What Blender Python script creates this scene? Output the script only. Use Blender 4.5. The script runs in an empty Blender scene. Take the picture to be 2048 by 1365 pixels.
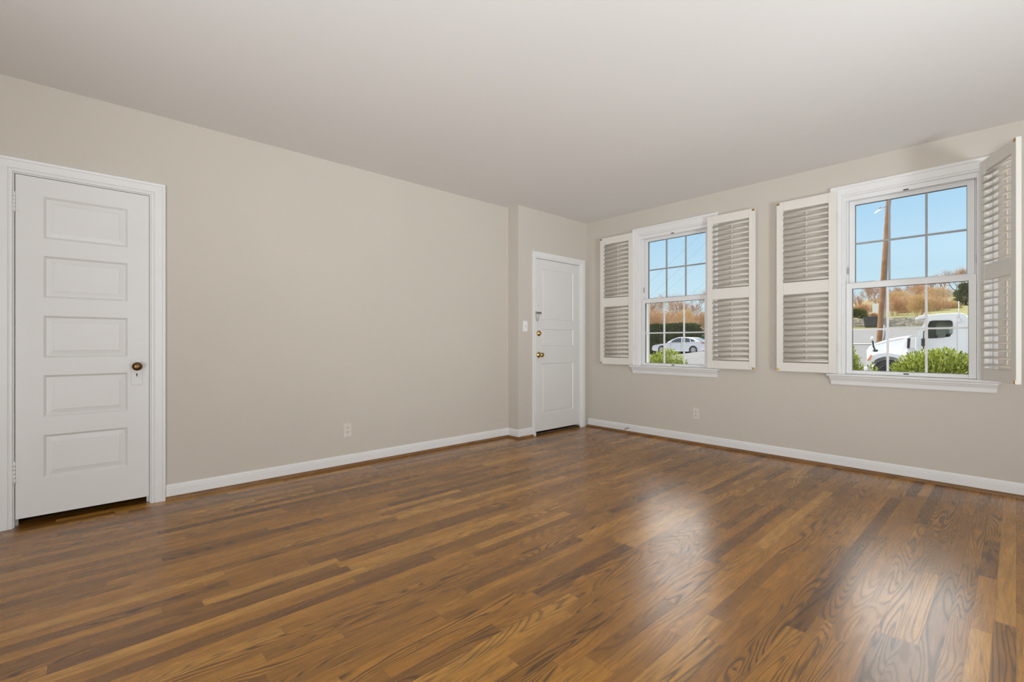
import bpy, math, random
from mathutils import Vector, Matrix

# ------------------------------------------------------------------ camera, sky, sun, lamps, exposure
C = bpy.context.scene.collection
SC = bpy.context.scene
YAW = 0.827797
F = 926.57
V0 = 685.38
EYE = 1.05
cam = bpy.data.cameras.new('camera')
cam.sensor_width = 36.0
cam.lens = F / 2048 * 36.0
cam.shift_y = (V0 - 682.5) / 2048
cam.clip_start = 0.05
cam.clip_end = 600
cam_o = bpy.data.objects.new('camera', cam)
cam_o.location = (0, 0, EYE)
cam_o.rotation_euler = (math.pi / 2, 0, YAW)
C.objects.link(cam_o)
SC.camera = cam_o

SC.view_settings.view_transform = 'Standard'
SC.view_settings.look = 'None'
SC.view_settings.exposure = 0.0
SC.view_settings.gamma = 1.0
SC.view_settings.use_curve_mapping = False
SC.cycles.max_bounces = 12
SC.cycles.diffuse_bounces = 8
SC.cycles.glossy_bounces = 4
SC.cycles.transparent_max_bounces = 16
SC.cycles.sample_clamp_indirect = 8.0

SKY_GLOW = 6.0
w = bpy.data.worlds.new('sky')
SC.world = w
w.use_nodes = True
nt = w.node_tree
for n in list(nt.nodes):
    nt.nodes.remove(n)
N = nt.nodes.new
L = nt.links.new
tc = N('ShaderNodeTexCoord')
sep = N('ShaderNodeSeparateXYZ')
L(tc.outputs['Generated'], sep.inputs[0])
ramp = N('ShaderNodeValToRGB')
L(sep.outputs['Z'], ramp.inputs[0])
e = ramp.color_ramp.elements
e[0].position = 0.0
e[0].color = (0.72, 0.90, 0.99, 1)
e[1].position = 0.26
e[1].color = (0.42, 0.70, 0.97, 1)
x = e.new(0.10)
x.color = (0.62, 0.85, 0.985, 1)
# added bright sky patch above the view, for floor reflections and fill
mz = N('ShaderNodeMapRange')
mz.interpolation_type = 'SMOOTHSTEP'
mz.inputs[1].default_value = 0.27
mz.inputs[2].default_value = 0.38
L(sep.outputs['Z'], mz.inputs[0])
my = N('ShaderNodeMapRange')
my.interpolation_type = 'SMOOTHSTEP'
my.inputs[1].default_value = 0.15
my.inputs[2].default_value = 0.55
L(sep.outputs['Y'], my.inputs[0])
mm = N('ShaderNodeMath')
mm.operation = 'MULTIPLY'
L(mz.outputs[0], mm.inputs[0])
L(my.outputs[0], mm.inputs[1])
mix = N('ShaderNodeMix')
mix.data_type = 'RGBA'
L(mm.outputs[0], mix.inputs[0])
L(ramp.outputs[0], mix.inputs[6])
mix.inputs[7].default_value = (SKY_GLOW, SKY_GLOW * 0.98, SKY_GLOW * 0.97, 1)
# unseen sky behind the house, brightened to lift the near outdoor faces
mb_ = N('ShaderNodeMapRange')
mb_.interpolation_type = 'SMOOTHSTEP'
mb_.inputs[1].default_value = 0.0
mb_.inputs[2].default_value = -0.4
L(sep.outputs['Y'], mb_.inputs[0])
mix2 = N('ShaderNodeMix')
mix2.data_type = 'RGBA'
L(mb_.outputs[0], mix2.inputs[0])
L(mix.outputs[2], mix2.inputs[6])
mix2.inputs[7].default_value = (1.1, 1.15, 1.25, 1)
bg = N('ShaderNodeBackground')
L(mix2.outputs[2], bg.inputs[0])
bg.inputs[1].default_value = 1.0
wo = N('ShaderNodeOutputWorld')
L(bg.outputs[0], wo.inputs[0])

sun = bpy.data.lights.new('sun', 'SUN')
sun.energy = 4.0
sun.angle = 0.01
sun.color = (1.0, 0.93, 0.82)
so = bpy.data.objects.new('sun', sun)
so.rotation_euler = Vector((-0.78, -0.06, 0.62)).to_track_quat('Z', 'Y').to_euler()
C.objects.link(so)


def area(name, loc, aim, sx, sy, power, col, spread=180):
    a = bpy.data.lights.new(name, 'AREA')
    a.shape = 'RECTANGLE'
    a.size = sx
    a.size_y = sy
    a.spread = math.radians(spread)
    a.energy = power
    a.color = col
    o = bpy.data.objects.new(name, a)
    o.location = loc
    o.rotation_euler = (Vector(loc) - Vector(aim)).to_track_quat('Z', 'Y').to_euler()
    C.objects.link(o)


def spot(name, loc, aim, cone, power, col, rad=0.25):
    a = bpy.data.lights.new(name, 'SPOT')
    a.spot_size = math.radians(cone)
    a.spot_blend = 1.0
    a.shadow_soft_size = rad
    a.energy = power
    a.color = col
    o = bpy.data.objects.new(name, a)
    o.location = loc
    o.rotation_euler = (Vector(loc) - Vector(aim)).to_track_quat('Z', 'Y').to_euler()
    C.objects.link(o)


# added fill lamps out of view, some level, the rest aimed at the ceiling
FILL_TINT = (0.90, 0.96, 1.0)
area('fill_rear_left', (-2.75, -2.1, 1.4), (-0.4, 4.4, 1.5), 0.8, 1.5, 8, FILL_TINT, 75)
area('fill_side', (3.22, 0.9, 1.4), (-3.0, 1.6, 1.4), 2.8, 1.5, 30, FILL_TINT)
area('fill_bounce_soft', (0.7, -1.6, 0.7), (-1.6, 2.4, 2.55), 1.4, 0.8, 80, FILL_TINT)
spot('fill_bounce_near', (0.7, -1.3, 0.8), (-1.2, 1.2, 2.55), 90, 300, FILL_TINT)
area('fill_up_low', (3.0, 1.7, 0.3), (-1.4, 2.9, 2.55), 0.6, 1.6, 56, FILL_TINT, 90)
area('fill_up_mid', (2.6, 1.2, 0.3), (-1.8, 1.8, 2.55), 0.8, 2.4, 16, FILL_TINT, 90)

# ------------------------------------------------------------------ helpers
SN, CS = math.sin(YAW), math.cos(YAW)


def at(u, v, d):
    """point seen at pixel u, v of the 2048x1365 frame, d metres in front of the camera"""
    l = (u - 1024) / F * d
    return Vector((-SN * d + CS * l, CS * d + SN * l, EYE - (v - V0) / F * d))


def atY(u, v, Y):
    a = (u - 1024) / F
    return at(u, v, Y / (CS + SN * a))


def link(o, parent=None):
    C.objects.link(o)
    if parent is not None:
        o.parent = parent
    return o


def tag(o, label=None, cat=None, group=None, kind=None):
    if label:
        o['label'] = label
    if cat:
        o['category'] = cat
    if group:
        o['group'] = group
    if kind:
        o['kind'] = kind
    return o


def empty(name, loc=(0, 0, 0), rz=0.0):
    o = bpy.data.objects.new(name, None)
    o.location = loc
    o.rotation_euler = (0, 0, rz)
    o.empty_display_size = 0.1
    return link(o)


class MB:
    """collects geometry, links it as one mesh object"""

    def __init__(self):
        self.v = []
        self.f = []
        self.sm = []

    def quad(self, pts, smooth=False):
        i = len(self.v)
        self.v += [tuple(p) for p in pts]
        self.f.append(tuple(range(i, i + len(pts))))
        self.sm.append(smooth)

    def box(self, x0, x1, y0, y1, z0, z1):
        i = len(self.v)
        self.v += [(x0, y0, z0), (x1, y0, z0), (x1, y1, z0), (x0, y1, z0),
                   (x0, y0, z1), (x1, y0, z1), (x1, y1, z1), (x0, y1, z1)]
        for q in ((0, 3, 2, 1), (4, 5, 6, 7), (0, 1, 5, 4), (1, 2, 6, 5), (2, 3, 7, 6), (3, 0, 4, 7)):
            self.f.append(tuple(i + k for k in q))
            self.sm.append(False)
        return self

    def loft(self, rings, cap=True, smooth=True, closed=True):
        n = len(rings[0])
        i = len(self.v)
        for r in rings:
            self.v += [tuple(p) for p in r]
        for a in range(len(rings) - 1):
            for b in range(n if closed else n - 1):
                c = (b + 1) % n
                self.f.append((i + a * n + b, i + a * n + c, i + (a + 1) * n + c, i + (a + 1) * n + b))
                self.sm.append(smooth)
        if cap:
            self.f.append(tuple(i + k for k in reversed(range(n))))
            self.sm.append(False)
            k0 = i + (len(rings) - 1) * n
            self.f.append(tuple(k0 + k for k in range(n)))
            self.sm.append(False)
        return self

    def lathe(self, prof, axis='Z', at_=(0, 0, 0), n=24):
        """prof: (radius, height along axis)"""
        rings = []
        for r, h in prof:
            ring = []
            for k in range(n):
                a = 2 * math.pi * k / n
                p, q = r * math.cos(a), r * math.sin(a)
                if axis == 'Z':
                    ring.append((at_[0] + p, at_[1] + q, at_[2] + h))
                elif axis == 'X':
                    ring.append((at_[0] + h, at_[1] + p, at_[2] + q))
                else:
                    ring.append((at_[0] + q, at_[1] + h, at_[2] + p))
            rings.append(ring)
        return self.loft(rings)

    def tube(self, pts, r, n=8, r1=None):
        pts = [Vector(p) for p in pts]
        rings = []
        m = len(pts)
        up = Vector((0.31, 0.17, 0.93))
        for i, p in enumerate(pts):
            t = (pts[min(i + 1, m - 1)] - pts[max(i - 1, 0)])
            if t.length < 1e-9:
                t = Vector((0, 0, 1))
            t.normalize()
            a = t.cross(up)
            if a.length < 1e-3:
                a = t.cross(Vector((1, 0, 0)))
            a.normalize()
            b = t.cross(a)
            rr = r if r1 is None else r + (r1 - r) * i / (m - 1)
            rings.append([p + (a * math.cos(2 * math.pi * k / n) + b * math.sin(2 * math.pi * k / n)) * rr for k in range(n)])
        return self.loft(rings)

    def extrude(self, outline, y0, y1, inset0=None, inset1=None):
        """outline in x, z; faces at y0 and y1"""
        a = [(p[0], y0, p[1]) for p in (inset0 or outline)]
        b = [(p[0], y1, p[1]) for p in (inset1 or outline)]
        return self.loft([a, b], smooth=False)

    def sweep(self, path, prof, fn, closed=False):
        """path: 2D points, prof: (offset to the left of the path, height) closed outline; mitred"""
        m = len(path)
        P = [Vector(p) for p in path]
        rings = []
        for i in range(m):
            d0 = (P[i] - P[i - 1]).normalized() if (i > 0 or closed) else None
            d1 = (P[(i + 1) % m] - P[i]).normalized() if (i < m - 1 or closed) else None
            d0 = d0 or d1
            d1 = d1 or d0
            n0 = Vector((-d0.y, d0.x))
            n1 = Vector((-d1.y, d1.x))
            b = (n0 + n1).normalized()
            k = 1.0 / max(0.2, b.dot(n0))
            rings.append([fn(*(P[i] + b * (o * k)), h) for o, h in prof])
        if closed:
            rings.append(rings[0])
        return self.loft(rings, cap=not closed, smooth=False)

    def build(self, name, mat, parent=None, origin=None, bevel=0.0, seg=2):
        me = bpy.data.meshes.new(name)
        if origin is not None:
            ox, oy, oz = origin
            vs = [(a - ox, b - oy, c - oz) for a, b, c in self.v]
        else:
            vs = self.v
        me.from_pydata(vs, [], self.f)
        me.polygons.foreach_set('use_smooth', self.sm)
        import bmesh
        bm = bmesh.new()
        bm.from_mesh(me)
        bmesh.ops.remove_doubles(bm, verts=bm.verts, dist=1e-6)
        bmesh.ops.recalc_face_normals(bm, faces=bm.faces)
        bm.to_mesh(me)
        bm.free()
        me.materials.append(mat)
        o = bpy.data.objects.new(name, me)
        link(o, parent)
        if bevel:
            b = o.modifiers.new('bevel', 'BEVEL')
            b.width = bevel
            b.segments = seg
            b.limit_method = 'ANGLE'
            b.angle_limit = math.radians(40)
        return o

    def raw(self, name, mat, parent=None):
        """large loose meshes: no welding"""
        me = bpy.data.meshes.new(name)
        me.from_pydata(self.v, [], self.f)
        me.polygons.foreach_set('use_smooth', self.sm)
        me.materials.append(mat)
        return link(bpy.data.objects.new(name, me), parent)


def copy_tree(o, parent=None):
    c = o.copy()
    C.objects.link(c)
    c.parent = parent
    for ch in list(o.children):
        copy_tree(ch, c)
    return c


# ------------------------------------------------------------------ materials
def srgb(r, g, b):
    def f(c):
        c /= 255.0
        return c / 12.92 if c <= 0.04045 else ((c + 0.055) / 1.055) ** 2.4
    return (f(r), f(g), f(b), 1)


def mat(name, col, rough=0.5, metal=0.0, var=0.0, scale=8.0, bump=0.0, bscale=200.0, spec=0.5, col2=None, trans=0.0):
    m = bpy.data.materials.new(name)
    m.use_nodes = True
    t = m.node_tree
    p = t.nodes['Principled BSDF']
    p.inputs['Base Color'].default_value = (*col[:3], 1)
    p.inputs['Roughness'].default_value = rough
    p.inputs['Metallic'].default_value = metal
    p.inputs['Specular IOR Level'].default_value = spec
    tcn = t.nodes.new('ShaderNodeTexCoord')
    if var > 0 or col2:
        n = t.nodes.new('ShaderNodeTexNoise')
        n.inputs['Scale'].default_value = scale
        n.inputs['Detail'].default_value = 4
        t.links.new(tcn.outputs['Object'], n.inputs['Vector'])
        r = t.nodes.new('ShaderNodeValToRGB')
        r.color_ramp.elements[0].position = 0.3
        r.color_ramp.elements[1].position = 0.7
        if col2:
            r.color_ramp.elements[0].color = (*col[:3], 1)
            r.color_ramp.elements[1].color = (*col2[:3], 1)
        else:
            r.color_ramp.elements[0].color = (*[c * (1 - var) for c in col[:3]], 1)
            r.color_ramp.elements[1].color = (*[min(1, c * (1 + var)) for c in col[:3]], 1)
        t.links.new(n.outputs['Fac'], r.inputs[0])
        t.links.new(r.outputs[0], p.inputs['Base Color'])
    if bump > 0:
        n = t.nodes.new('ShaderNodeTexNoise')
        n.inputs['Scale'].default_value = bscale
        n.inputs['Detail'].default_value = 3
        t.links.new(tcn.outputs['Object'], n.inputs['Vector'])
        b = t.nodes.new('ShaderNodeBump')
        b.inputs['Strength'].default_value = bump
        b.inputs['Distance'].default_value = 0.002
        t.links.new(n.outputs['Fac'], b.inputs['Height'])
        t.links.new(b.outputs[0], p.inputs['Normal'])
    return m


M = {}
M['wall'] = mat('greige wall paint', (0.565, 0.518, 0.457), 0.75, var=0.012, scale=1.5, bump=0.12, bscale=90, spec=0.25)
M['ceiling'] = mat('white ceiling paint', (0.73, 0.72, 0.705), 0.9, var=0.01, scale=1.2, bump=0.15, bscale=70, spec=0.2)
M['trim'] = mat('white trim paint', (0.74, 0.735, 0.725), 0.38, var=0.015, scale=5, bump=0.05, bscale=60)
M['door'] = mat('white door paint', (0.70, 0.69, 0.675), 0.42, var=0.015, scale=3, bump=0.06, bscale=40)
M['vinyl'] = mat('white vinyl', (0.74, 0.74, 0.735), 0.35, var=0.01)
M['muntin_shade'] = mat('grey vinyl in painted shade', (0.33, 0.345, 0.36), 0.45, var=0.05)  # upper-sash bars: backlit shade put into the colour of the white vinyl
M['shadow_gap'] = mat('painted shadow line at the glass', (0.12, 0.125, 0.13), 0.6, var=0.1)  # dark line painting the shadow gap around the glass
M['shutter'] = mat('shutter paint', (0.72, 0.69, 0.635), 0.42, var=0.012, scale=6)
M['louver'] = mat('louver paint', (0.70, 0.655, 0.585), 0.45, var=0.012, scale=6)
M['brass'] = mat('polished brass', (0.55, 0.39, 0.16), 0.25, 1.0, var=0.12, scale=60)
M['bronze'] = mat('antique brass', (0.16, 0.095, 0.04), 0.35, 1.0, var=0.3, scale=40)
M['steel'] = mat('aged steel', (0.42, 0.40, 0.37), 0.35, 1.0, var=0.2, scale=80)
M['dark'] = mat('painted shade behind doors', (0.012, 0.011, 0.010), 0.7, var=0.2)  # near-black colour standing in for the shade behind the doors
M['slot'] = mat('slot black', (0.02, 0.018, 0.016), 0.6, var=0.2)
M['plate'] = mat('switch plate plastic', (0.80, 0.80, 0.80), 0.35, var=0.01)
M['outlet'] = mat('painted outlet plastic', (0.66, 0.61, 0.54), 0.4, var=0.01)
M['threshold'] = mat('dark wood threshold', (0.06, 0.035, 0.018), 0.45, var=0.3, scale=25)
M['rubber'] = mat('grey rubber tip', (0.30, 0.29, 0.28), 0.6, var=0.05)


def wood_strip():
    m = mat('stained oak moulding', (0.145, 0.066, 0.020), 0.35, col2=(0.25, 0.125, 0.040), scale=6)
    return m


M['shoe'] = wood_strip()


def floor_mat():
    m = bpy.data.materials.new('oak strip floor')
    m.use_nodes = True
    t = m.node_tree
    p = t.nodes['Principled BSDF']
    ln = t.links.new

    def math_(op, a, b=None, c=None):
        n = t.nodes.new('ShaderNodeMath')
        n.operation = op
        for i, s in enumerate((a, b, c)):
            if s is None:
                continue
            if isinstance(s, (int, float)):
                n.inputs[i].default_value = s
            else:
                ln(s, n.inputs[i])
        return n.outputs[0]

    def vec(a, b, c):
        n = t.nodes.new('ShaderNodeCombineXYZ')
        for i, s in enumerate((a, b, c)):
            if isinstance(s, (int, float)):
                n.inputs[i].default_value = s
            else:
                ln(s, n.inputs[i])
        return n.outputs[0]

    def white(v):
        n = t.nodes.new('ShaderNodeTexWhiteNoise')
        n.noise_dimensions = '3D'
        ln(v, n.inputs['Vector'])
        return n

    def noise(v, scale, detail=2.0, rough=0.5, dist=0.0):
        n = t.nodes.new('ShaderNodeTexNoise')
        n.inputs['Scale'].default_value = scale
        n.inputs['Detail'].default_value = detail
        n.inputs['Roughness'].default_value = rough
        n.inputs['Distortion'].default_value = dist
        ln(v, n.inputs['Vector'])
        return n.outputs['Fac']

    def mixc(f, a, b, mode='MIX'):
        n = t.nodes.new('ShaderNodeMix')
        n.data_type = 'RGBA'
        n.blend_type = mode
        for i, s in ((0, f), (6, a), (7, b)):
            if isinstance(s, (int, float)):
                n.inputs[i].default_value = s
            elif isinstance(s, tuple):
                n.inputs[i].default_value = s
            else:
                ln(s, n.inputs[i])
        return n.outputs[2]

    def ramp(f, stops):
        n = t.nodes.new('ShaderNodeValToRGB')
        e = n.color_ramp.elements
        e[0].position, e[0].color = stops[0][0], stops[0][1]
        e[1].position, e[1].color = stops[-1][0], stops[-1][1]
        for s in stops[1:-1]:
            k = e.new(s[0])
            k.color = s[1]
        ln(f, n.inputs[0])
        return n.outputs[0]

    tcn = t.nodes.new('ShaderNodeTexCoord')
    sp = t.nodes.new('ShaderNodeSeparateXYZ')
    ln(tcn.outputs['Object'], sp.inputs[0])
    X, Y = sp.outputs['X'], sp.outputs['Y']
    wd = 0.0575
    xr = math_('DIVIDE', X, wd)
    row = math_('FLOOR', xr)
    fx = math_('FRACT', xr)
    rr = white(vec(row, 3.7, 1.1)).outputs['Value']
    rl = white(vec(row, 9.2, 5.3)).outputs['Value']
    ln_ = math_('MULTIPLY_ADD', rl, 0.9, 0.45)
    yo = math_('DIVIDE', math_('MULTIPLY_ADD', rr, 11.0, Y), ln_)
    seg = math_('FLOOR', yo)
    fy = math_('FRACT', yo)
    idn = white(vec(row, seg, 2.0))
    idv = idn.outputs['Value']
    ids = t.nodes.new('ShaderNodeSeparateColor')
    ln(idn.outputs['Color'], ids.inputs[0])
    ra, rb, rc = ids.outputs[0], ids.outputs[1], ids.outputs[2]
    base = ramp(idv, [(0.0, (0.165, 0.068, 0.012, 1)), (0.12, (0.245, 0.104, 0.014, 1)), (0.5, (0.345, 0.146, 0.017, 1)),
                      (0.84, (0.410, 0.182, 0.024, 1)), (1.0, (0.51, 0.255, 0.048, 1))])
    # cathedral figure: contour lines of a stretched noise, own offset per board
    cx = math_('MULTIPLY_ADD', ra, 37.0, X)
    cy = math_('MULTIPLY_ADD', rb, 23.0, math_('MULTIPLY', Y, 0.085))
    nz = noise(vec(cx, cy, math_('MULTIPLY', rc, 40.0)), 6.5, 2.0, 0.45, 0.3)
    ring = math_('MULTIPLY_ADD', math_('SINE', math_('MULTIPLY', nz, 240.0)), 0.5, 0.5)
    ring = math_('POWER', ring, 3.4)
    figured = t.nodes.new('ShaderNodeMapRange')
    figured.inputs[1].default_value = 0.35
    figured.inputs[2].default_value = 0.75
    ln(rc, figured.inputs[0])
    # straight fine grain
    fine = noise(vec(math_('MULTIPLY', cx, 1.0), math_('MULTIPLY', cy, 0.44), rc), 190.0, 2.5, 0.6)
    fine2 = noise(vec(cx, math_('MULTIPLY', cy, 2.0), rc), 28.0, 3.0, 0.55)
    amt = math_('MULTIPLY', math_('MULTIPLY_ADD', figured.outputs[0], 0.68, 0.16), ring)
    c1 = mixc(amt, base, (0.055, 0.026, 0.010, 1))
    f2 = t.nodes.new('ShaderNodeMapRange')
    f2.inputs[1].default_value = 0.50
    f2.inputs[2].default_value = 0.72
    f2.inputs[4].default_value = 0.55
    ln(fine, f2.inputs[0])
    c2 = mixc(f2.outputs[0], c1, (0.07, 0.034, 0.013, 1))
    f3 = t.nodes.new('ShaderNodeMapRange')
    f3.inputs[1].default_value = 0.3
    f3.inputs[2].default_value = 0.7
    f3.inputs[3].default_value = 0.80
    f3.inputs[4].default_value = 1.16
    ln(fine2, f3.inputs[0])
    hs = t.nodes.new('ShaderNodeVectorMath')
    hs.operation = 'SCALE'
    ln(c2, hs.inputs[0])
    ln(f3.outputs[0], hs.inputs['Scale'])
    # seams
    ex = math_('MINIMUM', fx, math_('SUBTRACT', 1.0, fx))
    sx = math_('LESS_THAN', ex, 0.0105)
    ey = math_('MULTIPLY', math_('MINIMUM', fy, math_('SUBTRACT', 1.0, fy)), ln_)
    sy = math_('LESS_THAN', ey, 0.0007)
    seam = math_('MAXIMUM', sx, sy)
    c4 = mixc(math_('MULTIPLY', seam, 0.55), hs.outputs[0], (0.03, 0.015, 0.007, 1))
    ln(c4, p.inputs['Base Color'])
    rn = noise(tcn.outputs['Object'], 3.0, 3.0)
    rg = math_('MULTIPLY_ADD', rn, 0.10, FLOOR_ROUGH - 0.05)
    rg = math_('MULTIPLY_ADD', ring, 0.03, rg)
    ln(rg, p.inputs['Roughness'])
    p.inputs['IOR'].default_value = FLOOR_IOR
    b = t.nodes.new('ShaderNodeBump')
    b.inputs['Strength'].default_value = 0.25
    b.inputs['Distance'].default_value = 0.0006
    hgt = math_('SUBTRACT', math_('MULTIPLY', idv, 0.4), math_('ADD', seam, math_('MULTIPLY', ring, 0.12)))
    ln(hgt, b.inputs['Height'])
    ln(b.outputs[0], p.inputs['Normal'])
    return m


FLOOR_ROUGH = 0.27
FLOOR_IOR = 1.6
M['floor'] = floor_mat()


def pane_mat():
    m = bpy.data.materials.new('clear window glass')
    m.use_nodes = True
    t = m.node_tree
    for n in list(t.nodes):
        t.nodes.remove(n)
    tr = t.nodes.new('ShaderNodeBsdfTransparent')
    tr.inputs[0].default_value = (0.97, 0.985, 0.98, 1)
    gl = t.nodes.new('ShaderNodeBsdfGlossy')
    gl.inputs['Roughness'].default_value = 0.02
    lw = t.nodes.new('ShaderNodeFresnel')
    lw.inputs[0].default_value = 1.45
    mx = t.nodes.new('ShaderNodeMixShader')
    o = t.nodes.new('ShaderNodeOutputMaterial')
    t.links.new(lw.outputs[0], mx.inputs[0])
    t.links.new(tr.outputs[0], mx.inputs[1])
    t.links.new(gl.outputs[0], mx.inputs[2])
    t.links.new(mx.outputs[0], o.inputs[0])
    return m


M['pane'] = pane_mat()

# ------------------------------------------------------------------ room shell
XL, XE, YJ, YW, HC = -3.832, -3.669, 3.463, 4.645, 2.548
XR = 0.022
YB, XO = -2.2, 3.3      # rear wall, far side wall


def struct(o):
    o['kind'] = 'structure'
    return o


def wall_mesh(a0, a1, z0, z1, t0, t1, holes, fn):
    """wall along a with thickness t0..t1 and rectangular holes (a0,a1,z0,z1)"""
    mb = MB()
    As = sorted({a0, a1, *[h[0] for h in holes], *[h[1] for h in holes]})
    Zs = sorted({z0, z1, *[h[2] for h in holes], *[h[3] for h in holes]})

    def hole(i, j):
        ca, cz = (As[i] + As[i + 1]) / 2, (Zs[j] + Zs[j + 1]) / 2
        return any(h[0] < ca < h[1] and h[2] < cz < h[3] for h in holes)
    na, nz = len(As) - 1, len(Zs) - 1
    for i in range(na):
        for j in range(nz):
            if hole(i, j):
                continue
            A0, A1, Z0, Z1 = As[i], As[i + 1], Zs[j], Zs[j + 1]
            for t in (t0, t1):
                mb.quad([fn(A0, t, Z0), fn(A1, t, Z0), fn(A1, t, Z1), fn(A0, t, Z1)])
            for (di, dj, q) in ((-1, 0, (A0, Z0, A0, Z1)), (1, 0, (A1, Z0, A1, Z1)), (0, -1, (A0, Z0, A1, Z0)), (0, 1, (A0, Z1, A1, Z1))):
                ii, jj = i + di, j + dj
                if ii < 0 or jj < 0 or ii >= na or jj >= nz or hole(ii, jj):
                    mb.quad([fn(q[0], t0, q[1]), fn(q[2], t0, q[3]), fn(q[2], t1, q[3]), fn(q[0], t1, q[1])])
    return mb


along_x = lambda a, t, z: (a, t, z)
along_y = lambda a, t, z: (t, a, z)

mb = MB()
mb.quad([(XL - 0.75, YB - 0.2, 0), (XO + 0.2, YB - 0.2, 0), (XO + 0.2, YW + 0.02, 0), (XL - 0.75, YW + 0.02, 0)])
mb.quad([(XL - 0.75, YB - 0.2, -0.1), (XO + 0.2, YB - 0.2, -0.1), (XO + 0.2, YW + 0.02, -0.1), (XL - 0.75, YW + 0.02, -0.1)])
struct(mb.build('floor', M['floor']))
struct(MB().box(XL - 0.75, XO + 0.2, YB - 0.2, YW + 0.25, HC, HC + 0.12).build('ceiling', M['ceiling']))

WIN = [-2.503, -0.575]           # window centres along the back wall
holes = [(c - 0.395, c + 0.395, 0.766, 2.257) for c in WIN]
struct(wall_mesh(XE - 0.25, XO + 0.2, 0, HC, YW, YW + 0.2, holes, along_x).build('wall_back', M['wall']))
D1 = (-0.312, 0.316, 0.0, 2.022)      # closet door opening along y
D2 = (3.722, 4.512, 0.0, 2.010)
struct(wall_mesh(YB - 0.2, YJ, 0, HC, XL - 0.12, XL, [D1], along_y).build('wall_left', M['wall']))
struct(MB().box(XL - 0.12, XE, YJ, YJ + 0.10, 0, HC).build('wall_return', M['wall']))
struct(wall_mesh(YJ + 0.10, YW, 0, HC, XE - 0.12, XE, [D2], along_y).build('wall_entry', M['wall']))
struct(MB().box(XL - 0.12, XO, YB - 0.12, YB, 0, HC).build('wall_rear', M['wall']))
struct(MB().box(XO, XO + 0.12, YB - 0.12, YW, 0, HC).build('wall_side', M['wall']))
# closet and front-door boxes, added near black to block outside light
mb = MB()
for (x, y0, y1) in ((XL - 0.12, D1[0], D1[1]), (XE - 0.12, D2[0], D2[1])):
    mb.box(x - 0.42, x - 0.40, y0 - 0.1, y1 + 0.1, 0, 2.2)
    mb.box(x - 0.42, x, y0 - 0.12, y0 - 0.1, 0, 2.2)
    mb.box(x - 0.42, x, y1 + 0.1, y1 + 0.12, 0, 2.2)
    mb.box(x - 0.42, x, y0 - 0.12, y1 + 0.12, 2.18, 2.2)
struct(mb.build('wall_light_stop', M['dark']))

# baseboards and shoe mouldings
BASE = [(0, 0.004), (0.013, 0.004), (0.013, 0.072), (0.011, 0.076), (0.011, 0.086), (0.007, 0.094), (0.004, 0.100), (0, 0.100)]
SHOE = [(0.012, 0.0), (0.030, 0.0), (0.0295, 0.008), (0.026, 0.016), (0.020, 0.021), (0.012, 0.023)]
flat = lambda a, b, h: (a, b, h)


def skirting(nm, trim, path):
    # the room lies to the left of the path
    struct(MB().sweep(path, BASE, flat).build('baseboard_' + nm, M['trim']))
    struct(MB().sweep(path, SHOE, flat).build(trim, M['shoe']))


skirting('left', 'trim_1', [(XE, 3.676), (XE, YJ), (XL, YJ), (XL, 0.389)])
skirting('back', 'trim_2', [(XO, YW), (XE + 0.03, YW)])
skirting('rear', 'trim_3', [(XL, -0.389), (XL, YB)])

# ------------------------------------------------------------------ doors
CASE = [(0, 0), (0, 0.011), (0.004, 0.014), (0.012, 0.014), (0.016, 0.011), (0.019, 0.016), (0.050, 0.018), (0.056, 0.018), (0.060, 0.022),
        (0.070, 0.024), (0.0735, 0.022), (0.075, 0.016), (0.075, 0)]


def scaled(prof, wdt):
    k = wdt / max(o for o, h in prof)
    return [(o * k, h) for o, h in prof]


def panel_slab(y0, y1, z0, z1, x, th, panels, ring1=0.012, ring2=0.040, d1=0.011, d2=0.005):
    """door leaf whose face lies in the plane x, moulded panels (y0,y1,z0,z1) pressed into it"""
    mb = MB()
    As = sorted({y0, y1, *[p[0] for p in panels], *[p[1] for p in panels]})
    Zs = sorted({z0, z1, *[p[2] for p in panels], *[p[3] for p in panels]})
    for i in range(len(As) - 1):
        for j in range(len(Zs) - 1):
            ca, cz = (As[i] + As[i + 1]) / 2, (Zs[j] + Zs[j + 1]) / 2
            if any(p[0] < ca < p[1] and p[2] < cz < p[3] for p in panels):
                continue
            mb.quad([(x, As[i], Zs[j]), (x, As[i + 1], Zs[j]), (x, As[i + 1], Zs[j + 1]), (x, As[i], Zs[j + 1])])

    def rect(p, s, d):
        return [(x - d, p[0] + s, p[2] + s), (x - d, p[1] - s, p[2] + s), (x - d, p[1] - s, p[3] - s), (x - d, p[0] + s, p[3] - s)]
    for p in panels:
        rings = [rect(p, 0, 0), rect(p, 0.003, 0.003), rect(p, ring1, d1), rect(p, ring1 + 0.004, d1), rect(p, ring2, d2 + 0.001), rect(p, ring2 + 0.002, d2)]
        mb.loft(rings, cap=False, smooth=False)
        mb.quad(rings[-1])
    o = [(y0, z0), (y1, z0), (y1, z1), (y0, z1)]
    mb.loft([[(x, a, b) for a, b in o], [(x - th, a, b) for a, b in o]], cap=False, smooth=False)
    mb.quad([(x - th, a, b) for a, b in o])
    return mb


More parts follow.
